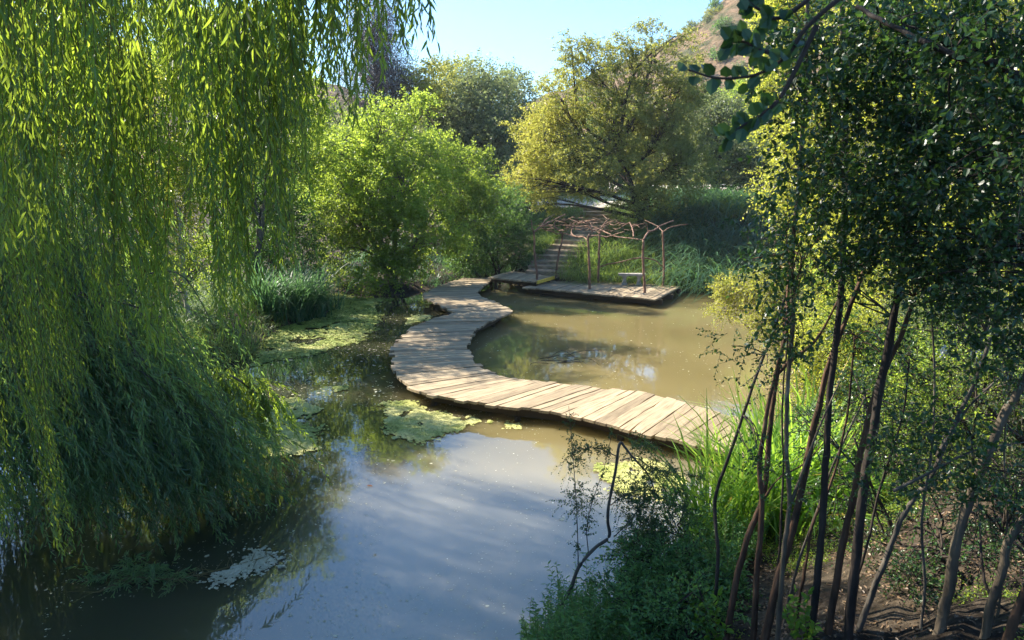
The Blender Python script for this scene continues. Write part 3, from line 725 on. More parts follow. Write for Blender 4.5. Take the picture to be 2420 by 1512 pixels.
tree('bare_tree', 'tall purplish half bare tree behind the hanging willow tips', 'tree', P(925, 430, 50)[:2], [B(900, 130, 50, 55, 60), B(880, 60, 50, 50, 60), B(925, 220, 50, 50, 60), B(880, 200, 50, 60, 70)],
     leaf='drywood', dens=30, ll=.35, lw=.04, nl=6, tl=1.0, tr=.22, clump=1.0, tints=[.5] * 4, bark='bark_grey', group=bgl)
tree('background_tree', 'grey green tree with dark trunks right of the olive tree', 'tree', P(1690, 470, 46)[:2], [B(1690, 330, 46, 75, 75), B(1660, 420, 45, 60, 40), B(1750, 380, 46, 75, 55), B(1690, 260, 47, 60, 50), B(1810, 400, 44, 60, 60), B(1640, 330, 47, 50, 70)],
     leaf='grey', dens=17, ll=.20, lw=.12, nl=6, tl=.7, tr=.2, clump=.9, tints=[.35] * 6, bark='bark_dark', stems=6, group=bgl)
tree('background_tree', 'light green rounded tree below the dry hill', 'tree', P(1770, 400, 60)[:2], [B(1750, 250, 60, 65, 50), B(1800, 220, 62, 60, 50), B(1770, 320, 58, 80, 50)],
     leaf='bright', dens=14, ll=.26, lw=.16, nl=6, tl=.8, tr=.2, clump=1.1, tints=[.5] * 3, group=bgl)
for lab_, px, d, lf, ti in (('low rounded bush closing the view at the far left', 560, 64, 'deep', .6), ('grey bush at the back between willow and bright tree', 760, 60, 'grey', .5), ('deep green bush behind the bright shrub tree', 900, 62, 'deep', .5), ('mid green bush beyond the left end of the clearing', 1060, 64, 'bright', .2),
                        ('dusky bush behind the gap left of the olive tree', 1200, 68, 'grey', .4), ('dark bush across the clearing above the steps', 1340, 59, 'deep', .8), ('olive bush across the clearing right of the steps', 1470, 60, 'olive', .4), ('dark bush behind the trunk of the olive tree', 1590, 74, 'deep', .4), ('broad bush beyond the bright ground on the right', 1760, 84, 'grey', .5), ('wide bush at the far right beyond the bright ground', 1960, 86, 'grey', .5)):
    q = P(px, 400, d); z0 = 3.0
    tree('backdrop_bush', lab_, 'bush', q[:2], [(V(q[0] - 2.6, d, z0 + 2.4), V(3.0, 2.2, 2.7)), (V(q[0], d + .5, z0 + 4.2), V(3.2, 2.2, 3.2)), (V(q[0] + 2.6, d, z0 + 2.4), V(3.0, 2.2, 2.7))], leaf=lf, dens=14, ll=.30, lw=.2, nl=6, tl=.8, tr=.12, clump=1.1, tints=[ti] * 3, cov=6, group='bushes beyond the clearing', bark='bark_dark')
# small far shrubs on the hill: three kinds, copied
protos = []
for k, (lf, lab) in enumerate((('deep', 'dark green'), ('grey', 'grey green'), ('olive', 'straw coloured'))):
    c = V(0, 0, 1.6)
    o = tree('hill_bush', lab + ' bush dotted on the dry hillside', 'bush', (0, 0, 0), [(c, V(2.2, 2.2, 1.4)), (c + V(1.5, .5, -.3), V(1.4, 1.4, 1.1))], leaf=lf, dens=7, ll=.55, lw=.4, nl=5, tl=1.1, tr=.15, clump=1.1, twigs=False)
    remember(o); protos.append(o)
cnt = 0; used = set()
lab = {0: 'dark green', 1: 'grey green', 2: 'straw coloured'}
while cnt < 50:
    az = R.uniform(1600, 1860); d = R.uniform(95, 165); x = (az - 1209) / FPX * d; z = float(HH(np.array([x]), np.array([d]))[0])
    k = int(R.choice([0, 1, 2, 2])); o = protos[k] if k not in used else copy_tree(protos[k]); used.add(k)
    o.location = (x, d, z - .3); s = R.uniform(.3, .8); o.scale = (s, s, s * R.uniform(.8, 1.2)); o.rotation_euler = (0, 0, R.uniform(0, 6))
    o['label'] = lab[k] + ' bush, one of many alike dotted over the dry hillside'; o['group'] = lab[k] + ' bushes on the dry hill'; cnt += 1

# right bank, in full sun
rb = 'sunlit trees of the right bank'
def RT(label, blobs, base, leaf='sunny', ll=.09, lw=.055, dens=17, tints=None, **k):
    tree('bank_tree', label, 'tree', base, blobs, leaf=leaf, ll=ll, lw=lw, dens=dens, nl=8, tl=.45, tr=.09, clump=.55, group=rb, tints=tints, bark='bark_grey', stems=3, shape='oval', **k)
RT('tall pale yellow tree against the dry hill', [B(1850, 60, 21, 55, 70), B(1840, 170, 21, 50, 60), B(1870, 290, 20, 70, 70), B(1900, 0, 21, 60, 70)], (7.8, 21.5), tints=[.85, .85, .75, .8])
RT('yellow green tree behind the dark stems, left of centre', [B(1900, 420, 18, 90, 90), B(1990, 540, 17, 110, 90), B(1960, 300, 18, 90, 90), B(1940, 640, 15, 90, 60)], (8.2, 18.5), tints=[.6, .6, .6, .6])
RT('sunlit tree showing through the leaves at mid right', [B(2130, 300, 17, 130, 120), B(2150, 520, 16, 130, 110), B(2100, 100, 18, 130, 110), B(2080, 700, 14, 110, 80)], (9.2, 16.5), tints=[.55] * 4)
RT('sunlit tree at the far right behind the dark foliage', [B(2330, 250, 15, 150, 140), B(2350, 520, 14, 140, 130), B(2340, 760, 13, 130, 110), B(2300, 40, 16, 150, 100)], (9.5, 13.5), tints=[.45] * 4)
RT('low sunlit shrub between the stems above the reeds', [B(1990, 800, 12, 110, 80), B(2080, 900, 11.5, 100, 80), B(1950, 920, 12, 70, 70)], (5.7, 11.6), ll=.05, lw=.035, tints=[.55, .5, .6], dens=16)
RT('fine leaved green shrub behind the thick leaning trunk', [B(2220, 880, 10, 130, 100), B(2330, 980, 9.5, 120, 90), B(2180, 1020, 9.5, 110, 70), B(2270, 1100, 9, 110, 50)], (6.2, 9.7), ll=.05, lw=.035, leaf='bright', tints=[.5, .5, .5, .6], dens=15)
RT('dark olive shrub by the right edge above the bare soil', [B(2390, 1130, 8, 80, 70), B(2400, 900, 9, 80, 100), B(2240, 760, 11, 110, 70)], (6.4, 8.2), ll=.05, lw=.03, leaf='grey', tints=[.4, .4, .4], dens=16)
# lime bush leaning over the water
LB = tree('overhanging_bush', 'lime yellow small leaved bush with pale twigs overhanging the brown water', 'bush', (6.6, 15.2),
     [B(1740, 690, 14.3, 50, 32), B(1790, 670, 14, 50, 30), B(1840, 700, 13.6, 55, 55), B(1820, 760, 13.3, 45, 30), B(1710, 725, 14.3, 25, 18), B(1880, 800, 13, 40, 60)],
     leaf='lime', bark='stem_pale', ll=.05, lw=.036, dens=15, nl=9, tl=.28, tr=.035, clump=.22, tints=[.7, .6, .6, .6, .7, .5], shape='oval', stems=3)
rs = thing('rusty_twig', 'twig of withered rust coloured leaves above the lime bush', 'twig', P(1850, 640, 13.8))
gl, gt = Geo(), Geo(); O = np.repeat(P(1850, 625, 13.8)[None], 14, 0) + R.normal(0, .10, (14, 3))
sprays(gl, gt, O, R.normal(size=(14, 3)), .22, 7, .06, .035, 'oval', .3, 50, np.full(14, .5)); gt.build('stem', M['bark_grey'], rs); gl.build('leaves', M['rust'], rs)

# left background, behind the willow
lb = 'trees behind the willow'
def LT(label, blobs, base, leaf='bright', ll=.13, lw=.08, dens=16, tints=None, bark='bark_grey', **k):
    tree('bank_tree', label, 'tree', base, blobs, leaf=leaf, ll=ll, lw=lw, dens=dens, nl=7, tl=.55, tr=.13, clump=.75, group=lb, tints=tints, bark=bark, stems=3, **k)
LT('sunlit yellow green tree behind the left willow curtain', [B(60, 330, 19, 130, 130), B(180, 200, 20, 130, 120), B(120, 480, 18, 130, 110), B(40, 90, 20, 150, 120)], (-11.5, 19), 'sunny', tints=[.5] * 4)
LT('green tree behind the willow left of the pale trunk', [B(330, 200, 24, 120, 110), B(300, 400, 23, 110, 100), B(450, 120, 25, 130, 100)], (-11.5, 24), 'bright', tints=[.5] * 3)
LT('pale trunked tree seen through the gap in the willow', [B(420, 500, 23, 55, 60), B(440, 380, 24, 70, 60), B(400, 600, 22.5, 45, 40)], P(440, 690, 23)[:2], 'sunny', ll=.09, lw=.06, bark='stem_pale', tints=[.4] * 3)
LT('deep green shrub behind the dark reeds', [B(620, 420, 31, 80, 80), B(680, 520, 31, 70, 70), B(560, 560, 29, 70, 60), B(740, 600, 31, 50, 50), B(640, 620, 29, 60, 40)], (-10, 31), 'deep', tints=[.6] * 5)
LT('tall green tree behind the hanging willow tips', [B(650, 250, 29, 110, 100), B(720, 360, 30, 60, 70), B(560, 300, 28, 100, 120), B(520, 90, 28, 130, 90), B(640, 110, 28, 100, 80)], (-10, 28.5), 'bright', ll=.14, lw=.09, tints=[.35] * 5)
LT('low shrub on the left bank under the willow', [B(200, 650, 19, 120, 80), B(330, 640, 20, 80, 70), B(60, 640, 17, 110, 90), B(480, 620, 24, 60, 50)], (-10.6, 19.3), 'bright', tints=[.4] * 4)

# ------------------------------------------------------------------ willows
def strands(gl, gs, top, length, D, nl, ll, lw, tint, droop=.1, wob=.08, r=.004, ang=28, hang=.25, shape='lance', seg=6):
    sprays(gl, gs, top, D, length, nl, ll, lw, shape, droop, ang, tint, wob, r, seg, .05, hang, upn=.1)
# near willow: trunk stands out of frame on the left; boughs reach over the water
nb = V(-6.8, 4.6, H1(-6.8, 4.6))
nw = thing('weeping_willow', 'tall weeping willow whose near curtains hang into the top left of the view', 'willow')if False else thing('weeping_willow', 'near weeping willow whose long leafy curtains hang down the upper left', 'tree', nb, 'weeping willows')
gt, gl, gs = Geo(), Geo(), Geo()
hub = nb + V(.3, .3, 5.5); tube(gt, resample([nb - V(0, 0, .2), nb + V(-.1, .15, 2.5), hub], 12), .34, .22, 12, .5, .03)
bough_ends = [P(300, -150, 6.5), P(620, -210, 6.0), P(900, -220, 5.4), P(1000, -230, 5.2), P(120, -60, 5.6), P(480, -60, 8.0), P(760, -80, 7.5), P(20, 60, 8), P(-200, -100, 7), P(350, -400, 9)]
for q in bough_ends:
    m = hub * .5 + q * .5 + V(0, 0, 1.1); pth = resample([hub, m, q], 14); tube(gt, pth + R.normal(0, .012, pth.shape), .09, .018, 7, .5, .04)
# lower tips of the curtains: (px, py of the tip, spread, distance, how many)
CUR = [(20, 640, 45, 6.2, 26), (90, 600, 40, 5.4, 30), (130, 660, 40, 6.4, 24), (220, 560, 45, 5.6, 26), (285, 780, 28, 5.8, 22), (340, 560, 40, 6.8, 24), (350, 770, 22, 6.2, 14),
       (385, 860, 24, 6.0, 18), (420, 380, 30, 6.5, 20), (480, 560, 30, 5.6, 18), (545, 790, 30, 5.8, 30), (585, 800, 22, 6.2, 20), (600, 560, 40, 5.6, 26), (665, 660, 26, 5.8, 24), (640, 420, 50, 7.0, 26),
       (720, 430, 30, 6.6, 18), (700, 300, 50, 5.8, 24), (770, 260, 30, 6.0, 20), (830, 300, 22, 5.8, 16), (820, 170, 50, 6.8, 22), (880, 200, 26, 5.6, 14), (940, 130, 20, 5.4, 9), (965, 75, 20, 5.2, 6), (1003, 135, 9, 5.2, 4),
       (990, 60, 8, 5.2, 3), (470, 290, 80, 5.0, 26), (200, 330, 110, 5.2, 34), (640, 180, 100, 5.2, 34), (330, 180, 100, 7.5, 34), (90, 250, 80, 7.5, 30), (500, 120, 120, 8, 30)]
for px, py, spr, d, n in CUR:
    n = int(n * .78)
    n = int(n * (.5 if spr >= 80 else 1)); x = px + R.normal(0, spr * .5, n); y = py - np.abs(R.normal(0, 90 if n > 9 else 40, n)); dd = d * R.uniform(.92, 1.12, n)
    tip = np.array([P(a, b, c) for a, b, c in zip(x, y, dd)])
    L = R.uniform(1.2, 2.4, n); L = np.maximum(L, R.uniform(.6, 1.1, n))
    top = tip + V(0, 0, 1) * L[:, None] + R.normal(0, .12, (n, 3)) * [1, 1, 0]
    D_ = tip - top
    strands(gl, gs, top, L, D_ + R.normal(0, .05, (n, 3)), 34, .155, .028, R.uniform(.2, .8) + R.normal(0, .12, n), droop=.02, wob=.03, r=.0035)
# thin branchlets the strands hang from
for q in bough_ends[:8]:
    for k in range(5):
        e = q + V(*R.normal(0, .7, 2), R.uniform(-.1, .4)); s = hub * R.uniform(.2, .5) + q * 1.0; s = q * .75 + hub * .25 + V(0, 0, .55)
        tube(gs, resample([s, (s + e) / 2 + V(0, 0, .2), e], 8), .014, .004, 5)
gc = Geo()
for k in range(190):
    u = norm(R.normal(size=3)); u[2] = abs(u[2]) * .95; p = V(-5.4, 6.2, 8.6) + u * V(5.0, 4.6, 4.8) * R.uniform(.5, 1); n = 9
    strands(gc, None, p + R.normal(0, .22, (n, 3)), R.uniform(1.0, 2.4, n), np.stack([R.normal(0, .1, n) + u[0] * .2, R.normal(0, .1, n), -np.ones(n)], 1), 22, .17, .034, R.uniform(.2, .8) + R.normal(0, .1, n), droop=.0, seg=3)
    if k % 20 == 0: tube(gt, resample([hub, hub * .5 + p * .5 + V(0, 0, .9), p], 8), .05, .012, 5)
gt.build('trunk', M['bark_grey'], nw, True); gs.build('twigs', M['stem_green'], nw); gl.build('foliage', M['willow'], nw); gc.build('crown', M['willow'], nw)

# far willow: crown above and behind, boughs sweeping to the water
fb = V(-10.6, 13.5, H1(-10.6, 13.5))
fw = thing('weeping_willow', 'grey green weeping willow at the left bank, its boughs sweeping down into the water', 'tree', fb, 'weeping willows')
gt, gl, gs = Geo(), Geo(), Geo()
hub = fb + V(.6, .2, 5.0); tube(gt, resample([fb - V(0, 0, .2), fb + V(.3, -.1, 2.4), hub, hub + V(.2, .5, 4)], 16), .42, .12, 12, .5, .03)
cen = V(-9.9, 12.8, 8.5)
gc = Geo()
for k in range(340):               # upper crown, in bunches
    u = norm(R.normal(size=3)); u[2] = abs(u[2]) * .9 + .05; rr = R.uniform(.55, 1.0); p = cen + u * V(4.6, 5.0, 4.4) * rr
    n = 11; L = R.uniform(1.2, 3.0, n)
    strands(gc, gs, p + R.normal(0, .22, (n, 3)), L, np.stack([R.normal(0, .1, n) + u[0] * .2, R.normal(0, .1, n), -np.ones(n)], 1), 26, .17, .034, R.uniform(.25, .8) + R.normal(0, .1, n), droop=.0, r=.004, seg=3)
    if k % 12 == 0: tube(gt, resample([hub, hub * .5 + p * .5 + V(0, 0, .9), p], 8), .05, .012, 5)
for k in range(230):               # inner skirts under the crown
    u = in_ball(1)[0]; p = V(-10.0, 12.6, 4.2) + u * V(3.8, 4.2, 2.6); n = 6
    strands(gl, gs, p + R.normal(0, .35, (n, 3)), R.uniform(1.0, 2.2, n), np.stack([R.normal(.1, .2, n), R.normal(0, .15, n), -np.ones(n)], 1), 24, .17, .035, np.full(n, .45) + R.normal(0, .15), droop=.0, r=.004, seg=3)
# sweeping boughs: start high on the left, arch to the right and down to the water
def sweep(px0, py0, d0, px1, py1, d1, n, spread, L=(1.2, 2.4), lean=.55, ti=.45, ll=.15, lw=.03):
    t = R.random(n); c0, c1_ = P(px0, py0, d0), P(px1, py1, d1)
    top = c0 * (1 - t[:, None]) + c1_ * t[:, None] + R.normal(0, 1, (n, 3)) * spread
    top[:, 2] += .5 * np.sin(t * pi)
    D_ = np.stack([lean + R.normal(0, .38, n), R.normal(0, .38, n) - .15, -.72 + R.normal(0, .28, n)], 1)
    ln = R.uniform(*L, n)
    tipz = top[:, 2] - ln * .95; ln = np.where(tipz < .02, np.maximum((top[:, 2] - .02) / .95, .12), ln)
    strands(gl, gs, top, ln, D_, 34, ll, lw, np.clip(ti + (vnoise(top[:, 0] * 2.2 + 20, top[:, 2] * 2.2) - .5) * 1.1 + R.normal(0, .12, n), 0, 1), droop=.38, wob=.14, r=.0035, ang=32)
    tube(gt, resample([hub * .4 + c0 * .6, c0, c0 * .5 + c1_ * .5 + V(0, 0, .45), c1_], 14), .05, .012, 6)
sweep(-60, 600, 11, 260, 640, 11.5, 190, V(.5, .7, .35)); sweep(-60, 760, 10.5, 330, 800, 11.3, 230, V(.4, .7, .3)); sweep(60, 900, 10.2, 430, 930, 11.2, 240, V(.4, .6, .25), (.9, 1.8))
sweep(100, 720, 11.6, 330, 860, 12, 80, V(.3, .4, .25)); sweep(250, 1040, 10.2, 560, 1040, 11.4, 210, V(.35, .5, .2), (.5, 1.2)); sweep(120, 1080, 9.4, 500, 1130, 10.3, 150, V(.35, .35, .15), (.4, .9))
sweep(-80, 450, 10.5, 120, 480, 11, 110, V(.5, .6, .3), (1.4, 2.8), .25)
sweep(300, 800, 12.4, 430, 900, 12.6, 30, V(.2, .3, .15), (.5, 1.0), .6, .6)
sweep(-220, 880, 9.3, 80, 930, 9.8, 150, V(.4, .6, .25), (.9, 1.7)); sweep(-200, 1060, 8.8, 120, 1100, 9.2, 120, V(.35, .5, .2), (.6, 1.1))
for k in range(16):                # bare arching branchlets over the mound
    a = P(R.uniform(60, 330), R.uniform(640, 900), R.uniform(10.2, 11.4)); e = a + V(R.uniform(.8, 1.9), R.uniform(-.5, .2), R.uniform(-1.6, -.6))
    tube(gt, resample([a, (a + e) / 2 + V(.12, 0, R.uniform(.25, .5)), e], 12), .014, .004, 5)
# curtain at the tip of the low bough
gmain = gl; gl = Geo()
sweep(430, 925, 12.2, 645, 965, 12.9, 130, V(.12, .25, .07), (.6, 1.25), .08, .8)
gl.build('trailing_tip', M['willow'], fw); gl = gmain
tube(gt, resample([P(205, 822, 11.2), P(270, 862, 11.6), P(330, 908, 12), P(400, 917, 12.4), P(450, 925, 12.6), P(560, 905, 12.9)], 24), .035, .01, 7)
tube(gt, resample([P(330, 908, 12), P(390, 960, 11.7), P(425, 1010, 11.4), P(440, 1060, 11.2)], 14), .018, .006, 5)
# strands hanging close on the left
gmain = gl; gl = Geo()
def hang(px, py, spr, d, n, L=(1.2, 2.6), ti=.45):
    n = int(n * .6)
    x = px + R.normal(0, spr, n); y = py - np.abs(R.normal(0, 80, n)); dd = d * R.uniform(.94, 1.08, n)
    tip = np.array([P(a, b, c) for a, b, c in zip(x, y, dd)]); tip[:, 2] = np.maximum(tip[:, 2], .05); ln = R.uniform(*L, n)
    top = tip + V(0, 0, 1) * ln[:, None]; top[:, 0] -= R.uniform(0, .4, n)
    strands(gl, gs, top, ln, tip - top, 42, .13, .023, np.clip(ti + R.normal(0, .12, n), 0, 1), droop=.02, wob=.04)
hang(20, 1290, 22, 7.4, 26); hang(160, 1310, 20, 7.4, 24); hang(110, 1080, 45, 7.8, 34); hang(60, 900, 70, 8, 50); hang(180, 1000, 40, 8.5, 30); hang(240, 900, 40, 8.5, 24)
gl.build('hanging_strands', M['willow'], fw); gl = gmain
gt.build('trunk', M['bark_grey'], fw, True); gs.build('twigs', M['stem_green'], fw); gl.build('foliage', M['willow_grey'], fw); gc.build('crown', M['willow'], fw)

# ------------------------------------------------------------------ reeds and grasses
def reeds(name, label, cat, pts, h, wd, mat, n, bend=(.1, .7), group=None, lean=(0, 0), tmax=1.0):
    pts = np.asarray(pts); o = pts.mean(0); o = V(o[0], o[1], max(H1(o[0], o[1]), 0))
    idx = R.integers(0, len(pts), n); b = pts[idx] + R.normal(0, .16, (n, 2))
    z = np.maximum(H(b[:, 0], b[:, 1]), -.1) - .03
    g = Geo(); D_ = np.stack([R.normal(lean[0], .22, n), R.normal(lean[1], .22, n), np.ones(n)], 1)
    L = h * R.uniform(.55, 1.15, n); ti = np.clip(R.beta(2, 2.6, n) * tmax, 0, 1); ti[R.random(n) < .04] = 1.0
    blades(g, np.c_[b, z], D_, L, wd * R.uniform(.6, 1.2, n), R.uniform(*bend, n), 5, ti)
    return tag(g.build(name, M[mat], origin=o), label, cat, group)
def line(a, b, n, jit=.3):
    t = np.linspace(0, 1, n)[:, None]; a, b = np.asarray(a)[:2], np.asarray(b)[:2]
    return a * (1 - t) + b * t + R.normal(0, jit, (n, 2))
reeds('reed_clump', 'dark blue green clump of tall reeds at the left shore', 'reeds', line(W(630, 768), W(750, 735), 14, .45), 2.3, .045, 'reed_dark', 900, (.2, 1.0))
reeds('reed_clump', 'dark strappy reeds at the foot of the shrub beside the far boardwalk', 'reeds', line(W(1075, 650), W(1160, 640), 10, .3), 1.9, .045, 'reed_dark', 500, (.1, .8))
nr = [G(1640, 1260), G(1720, 1290), G(1800, 1290), G(1880, 1300), G(1960, 1290)]
reeds('reed_clump', 'glowing bright green reed bed at the near end of the boardwalk', 'reeds', np.vstack([V(2.4, 9.0), V(2.7, 9.3), V(3.0, 9.7), V(3.4, 9.7), V(3.6, 10.2), V(3.9, 10.1), V(4.2, 10.6), V(3.2, 9.2), V(4.6, 11), V(3.0, 9.0), V(3.5, 9.3), V(4.0, 9.6)]) , 2.0, .034, 'reed', 950, (.1, .8))
reeds('reed_clump', 'arching sword leaved clump behind the orange stems', 'reeds', np.vstack([V(3.9, 8.8), V(4.2, 8.9), V(3.6, 8.6)]), 1.15, .036, 'reed', 150, (.5, 1.3))
# long grass: one mass
def grass(label, region, n, h, wd, mat, lean=(0, 0), bend=(.5, 1.4), name='long_grass', tmax=1.0, sig=.3, stones=None):
    x0, x1, y0, y1 = region; x = R.uniform(x0, x1, n); y = R.uniform(y0, y1, n)
    sd = shore_sd(x, y); dens = fbm(x * .7, y * .7); k = (sd > .02) & (dens + R.uniform(-.15, .15, n) > .36)
    e = np.min([np.hypot(x - q[0], y - q[1]) for q in STP[::3]], axis=0); k &= e > .8
    x, y = x[k], y[k]; n = len(x); z = H(x, y) - .03; g = Geo()
    az = fbm(x * .5 + 40, y * .5) * 6; 
    D_ = np.stack([R.normal(0, sig, n) + lean[0] + .3 * np.cos(az), R.normal(0, sig, n) + lean[1] + .2 * np.sin(az), np.ones(n)], 1)
    ti = np.clip((fbm(x * .4 + 9, y * .4 + 5) - .5) * 2.2 + .45 + R.normal(0, .18, n), 0, 1) * tmax
    blades(g, np.c_[x, y, z], D_, h * R.uniform(.5, 1.2, n), wd * R.uniform(.6, 1.2, n), R.uniform(*bend, n), 4, ti)
    return tag(g.build(name, M[mat]), kind='stuff')
grass('', (1.2, 15, 31.2, 45), 34000, 1.15, .03, 'grass', (0, -.5)); grass('', (7, 24, 30, 46), 15000, 2.3, .055, 'reed_dark', (0, -.35), (.7, 1.6), name='tall_sedge')
grass('', (-15, -6.2, 16.5, 30), 26000, .75, .02, 'grass', (.35, -.1)); grass('', (-8, 1, 33, 40), 5000, .8, .03, 'reed_dark', name='tall_sedge')
grass('', (5.2, 14, 13, 31), 12000, .6, .02, 'grass', name='bank_grass'); grass('', (-8, 6, 45, 60), 7000, .6, .03, 'grass', name='bank_grass')

# ------------------------------------------------------------------ floating weed
def mat_patch(label, poly, n, size=.03, thr=.42, z=.014, fs=1.4, group='mats of floating weed', name='algae_mat', mat='algae', edge=.35, tb=.5):
    pw = np.array([W(*p)[:2] for p in poly]); lo, hi = pw.min(0), pw.max(0); c = pw.mean(0)
    m = int(n * 2.5); p = np.stack([R.uniform(lo[0], hi[0], m), R.uniform(lo[1], hi[1], m)], 1)
    ins = np.zeros(m, bool); best = np.full(m, 9.)
    for i in range(len(pw)):
        a, b = pw[i], pw[(i + 1) % len(pw)]
        ins ^= ((a[1] > p[:, 1]) != (b[1] > p[:, 1])) & (p[:, 0] < (b[0] - a[0]) * (p[:, 1] - a[1]) / (b[1] - a[1] + 1e-12) + a[0])
        ab = b - a; t = np.clip(((p - a) @ ab) / (ab @ ab), 0, 1); best = np.minimum(best, np.hypot(*(p - a - t[:, None] * ab).T))
    f = fbm(p[:, 0] * fs, p[:, 1] * fs * .7, 5); bias = np.where(ins, np.clip(best / edge, 0, 1) * .22 - .10, -.10 - best * .6)
    f2 = fbm(p[:, 0] * fs * 6 + 5, p[:, 1] * fs * 6, 3)
    k = (f + bias > thr) & (f2 + bias * 2.4 + R.uniform(-.08, .08, m) > .47); p = p[k]; m = len(p)
    th = np.linspace(0, 2 * pi, 6, endpoint=False)[None] + R.uniform(0, 1, (m, 1)); rr = size * R.uniform(.4, 1.4, (m, 1)) * R.uniform(.6, 1.2, (m, 6))
    zz = z + R.uniform(0, .008, (m, 1)) + (np.cos(th - R.uniform(0, 6.28, (m, 1))) * rr * R.uniform(0, .45, (m, 1)))
    v = np.stack([p[:, :1] + rr * np.cos(th), p[:, 1:] + rr * np.sin(th), zz], -1)
    g = Geo(); g.add(v.reshape(-1, 3), np.arange(m * 6).reshape(m, 6), np.repeat(np.clip(tb + (fbm(p[:, 0] * 2 + 7, p[:, 1] * 2) - .5) * 1.6 + R.normal(0, .15, m), 0, 1), 6))
    return tag(g.build(name, M[mat], origin=(c[0], c[1], 0)), label, 'algae', group)
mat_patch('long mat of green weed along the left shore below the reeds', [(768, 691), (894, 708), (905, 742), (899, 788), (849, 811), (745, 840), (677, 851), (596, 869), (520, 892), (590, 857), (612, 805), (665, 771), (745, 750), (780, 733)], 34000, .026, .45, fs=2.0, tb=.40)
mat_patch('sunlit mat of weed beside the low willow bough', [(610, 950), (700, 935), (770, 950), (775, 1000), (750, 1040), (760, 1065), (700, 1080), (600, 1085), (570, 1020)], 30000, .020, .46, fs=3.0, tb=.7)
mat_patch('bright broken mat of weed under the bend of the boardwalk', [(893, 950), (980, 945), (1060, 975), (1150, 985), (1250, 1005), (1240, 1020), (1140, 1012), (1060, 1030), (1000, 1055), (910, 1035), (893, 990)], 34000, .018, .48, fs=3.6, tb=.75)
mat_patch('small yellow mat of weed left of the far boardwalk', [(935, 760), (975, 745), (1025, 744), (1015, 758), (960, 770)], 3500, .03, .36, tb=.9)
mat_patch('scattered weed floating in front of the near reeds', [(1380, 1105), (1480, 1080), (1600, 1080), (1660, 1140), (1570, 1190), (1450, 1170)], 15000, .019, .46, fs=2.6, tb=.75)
mat_patch('thin weed at the head of the left cove', [(765, 690), (860, 700), (950, 706), (900, 716), (800, 705)], 3500, .03, .42, tb=.45)
mat_patch('pale scrap of weed at the end of the floating branch', [(640, 1335), (700, 1330), (703, 1345), (650, 1352)], 2500, .014, .40, tb=.3, mat='fleck', edge=.08)
mat_patch('lone grey green scrap of weed in the dark channel', [(780, 915), (828, 910), (826, 922), (790, 928)], 1200, .02, .28, tb=.35, edge=.1)
def flecks(name, n, size, reg, mat='fleck', thr=.5):
    px = R.uniform(reg[0], reg[1], n * 2); py = R.uniform(reg[2], reg[3], n * 2); p = np.array([W(a, b)[:2] for a, b in zip(px, py)])
    k = (shore_sd(p[:, 0], p[:, 1]) < -.2) & (fbm(p[:, 0] * .8 + 3, p[:, 1] * .5) > thr); p = p[k][:n]; m = len(p)
    th = np.linspace(0, 2 * pi, 5, endpoint=False)[None] + R.uniform(0, 1, (m, 1)); rr = size * R.lognormal(0, .5, (m, 1)) * R.uniform(.5, 1.2, (m, 5)); a = R.uniform(0, 3, (m, 1)); st_ = R.uniform(.3, 1, (m, 1))
    x = rr * np.cos(th); y = rr * np.sin(th) * st_
    v = np.stack([p[:, :1] + x * np.cos(a) - y * np.sin(a), p[:, 1:] + x * np.sin(a) + y * np.cos(a), np.full((m, 5), .004)], -1)
    g = Geo(); g.add(v.reshape(-1, 3), np.arange(m * 5).reshape(m, 5), np.repeat(R.random(m), 5)); return g
g = flecks('', 3500, .009, (100, 1500, 900, 1510), thr=.42); tag(g.build('floating_specks', M['fleck']), kind='stuff')
g = flecks('', 1300, .014, (1000, 1800, 700, 1000), thr=.40)
g2 = flecks('', 800, .022, (580, 950, 740, 960), thr=.4); g.add(np.concatenate(g2.v), np.concatenate(g2.f), np.concatenate(g2.t)); tag(g.build('floating_specks', M['fleck']), kind='stuff')

# floating willow branch, lower left
fbp = W(400, 1360)
fl = thing('floating_branch', 'leafy willow branch lying half sunk in the dark water at lower left', 'branch', fbp)
gt, gl = Geo(), Geo()
main = [W(230, 1400, .01), W(310, 1365, .05), W(400, 1368, .06), W(500, 1350, .02), W(610, 1320, .02), W(690, 1300, .01)]
tube(gt, resample(main, 20), .012, .004, 5)
for k in range(130):
    t = R.random(); q = resample(main, 40)[int(t * 39)]; a = R.uniform(0, 6.28)
    if R.random() < .6:
        s = W(R.normal(320, 55), R.normal(1365, 15), .02); O = np.array([s]); sprays(gl, gt, O, np.array([[R.normal(0, 1), R.normal(0, .7), .45]]), R.uniform(.3, .6), 20, .11, .02, 'lance', .55, 35, np.array([.5]))
    else:
        tube(gt, resample([q, q + V(cos(a) * .2, sin(a) * .12, .01), q + V(cos(a) * .4, sin(a) * .3, -.01)], 6), .005, .002, 4)
gt.build('stem', M['stem_green'], fl); gl.build('leaves', M['willow_grey'], fl)
mat_patch('stringy pale weed tangled round the floating branch', [(470, 1360), (540, 1310), (640, 1290), (690, 1320), (640, 1350), (560, 1380), (500, 1400)], 12000, .012, .46, fs=5, tb=.35, mat='fleck')
# drowned twigs in front of the pergola reflection
dt = thing('drowned_branch', 'tangle of bare twigs poking out of the brown water', 'branch', W(1360, 860)); gt = Geo()
for k in range(9):
    a = W(1300 + R.normal(0, 40), 855 + R.normal(0, 8), .0); tube(gt, resample([a, a + V(R.normal(.5, .3), R.normal(0, .4), R.uniform(.02, .12)), a + V(R.normal(1.1, .5), R.normal(0, .6), -.03)], 8), .010, .003, 4)
gt.build('twigs', M['bark_dark'], dt)
